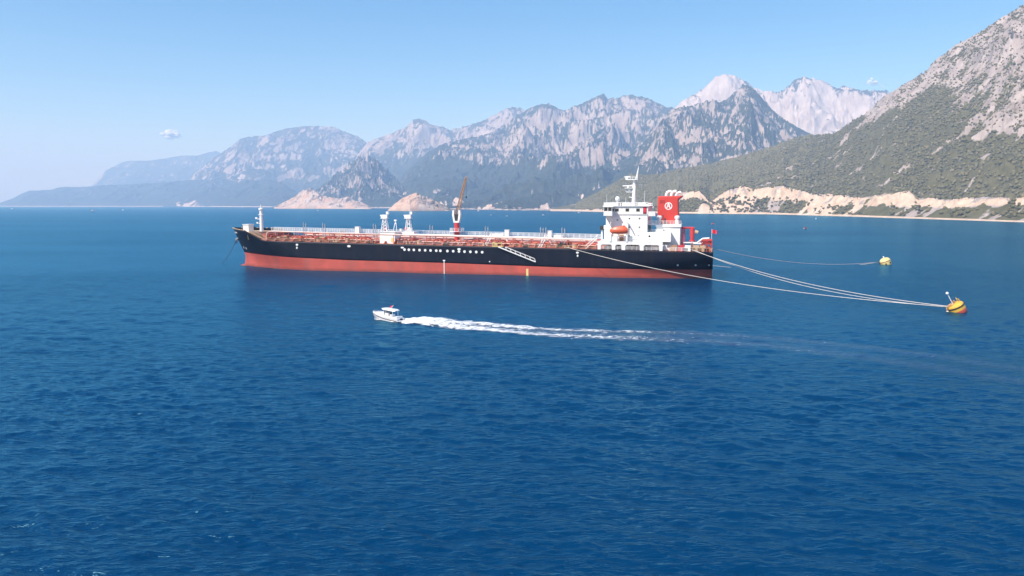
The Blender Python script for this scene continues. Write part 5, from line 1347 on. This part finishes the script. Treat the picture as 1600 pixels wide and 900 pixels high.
b.add([(p[0], p[1], 1.1) for p in P_] + [(p[0], p[1], 1.6) for p in P_], [(0, 3, 2, 1), (4, 5, 6, 7), (0, 1, 5, 4), (1, 2, 6, 5), (2, 3, 7, 6), (3, 0, 4, 7)]); b.build('deck', M['wood'], je)
for k in range(7):
    b = MB()
    for sg in (-.9, .9):
        p = dv * (k / 6) + nrm * sg; b.bar((p[0], p[1], -2), (p[0], p[1], 1.2), .35, 6)
    b.build('pile', M['wood'], je)

# ------------------------------------------------------------------ clouds, beyond and above the air below
def cloud(px, py, Y, parts, label, seed):
    c = at_dist(px, py, Y)
    m, nt, bs, out = new_mat('cloud'); N = nt.nodes; L = nt.links; N.remove(bs)
    df = N.new('ShaderNodeBsdfDiffuse'); df.inputs['Color'].default_value = (1, 1, 1, 1); tl = N.new('ShaderNodeBsdfTranslucent'); tl.inputs['Color'].default_value = (1, 1, 1, 1)
    m1 = N.new('ShaderNodeMixShader'); m1.inputs[0].default_value = .08; L.new(df.outputs[0], m1.inputs[1]); L.new(tl.outputs[0], m1.inputs[2])
    tc = N.new('ShaderNodeTexCoord'); n = N.new('ShaderNodeTexNoise'); n.inputs['Scale'].default_value = .012; n.inputs['Detail'].default_value = 6; L.new(tc.outputs['Object'], n.inputs['Vector'])
    at = N.new('ShaderNodeAttribute'); at.attribute_name = 'wisp'
    ad = N.new('ShaderNodeMath'); ad.operation = 'ADD'; L.new(n.outputs[0], ad.inputs[0]); L.new(at.outputs['Fac'], ad.inputs[1])
    r = N.new('ShaderNodeMapRange'); r.inputs[1].default_value = .45; r.inputs[2].default_value = 0.95; r.inputs[4].default_value = 1.0; L.new(ad.outputs[0], r.inputs[0])
    tr = N.new('ShaderNodeBsdfTransparent'); m2 = N.new('ShaderNodeMixShader'); L.new(r.outputs[0], m2.inputs[0]); L.new(tr.outputs[0], m2.inputs[1]); L.new(m1.outputs[0], m2.inputs[2]); L.new(m2.outputs[0], out.inputs['Surface'])
    b = MB(); rr = random.Random(seed); val = []
    for (x, y, z, rx, ry, rz, thick) in parts:
        for k in range(12):
            u, v, w = (rr.gauss(0, .42) for _ in range(3)); q = rr.uniform(.22, .5); n0 = len(b.v)
            b.ell((x + u * rx, y + v * ry, z + w * rz), rx * q, ry * q, rz * q * 1.05, 12, 8)
            dd = math.sqrt(u * u + v * v + w * w); val += [max(-.15, thick - .5 * dd)] * (len(b.v) - n0)
    o = b.build('cloud', m, None, True); o.location = tuple(c)
    at_ = o.data.attributes.new('wisp', 'FLOAT', 'POINT'); at_.data.foreach_set('value', val)
    tag(o, label, 'cloud', None, None)
cloud(262, 209, 26500, [(-380, 0, 30, 330, 200, 60, .12), (60, 0, 0, 330, 260, 165, .60), (260, 0, -50, 260, 220, 115, .48)], 'small white cloud alone in the sky above the left mountains', 1)
cloud(1366, 130, 25500, [(-130, 0, 70, 170, 150, 110, .4), (30, 0, 0, 230, 180, 90, .3), (230, 0, -90, 240, 180, 70, .12)], 'wisp of white cloud just left of the right-hand mountain', 2)

# ------------------------------------------------------------------ haze
hz = MB(); hz.box(-32500, 32500, -3000, 24600, -4.5, HAZE_TOP)
hm, hnt, hb, hout = new_mat('air')
hnt.nodes.remove(hb)
pv = hnt.nodes.new('ShaderNodeVolumePrincipled')
pv.inputs['Color'].default_value = (*HAZE_COLOR, 1); pv.inputs['Density'].default_value = HAZE_DENSITY
pv.inputs['Absorption Color'].default_value = (0.62, 0.56, 1, 1)
hnt.links.new(pv.outputs[0], hout.inputs['Volume'])
tag(hz.build('haze', hm), kind='stuff')
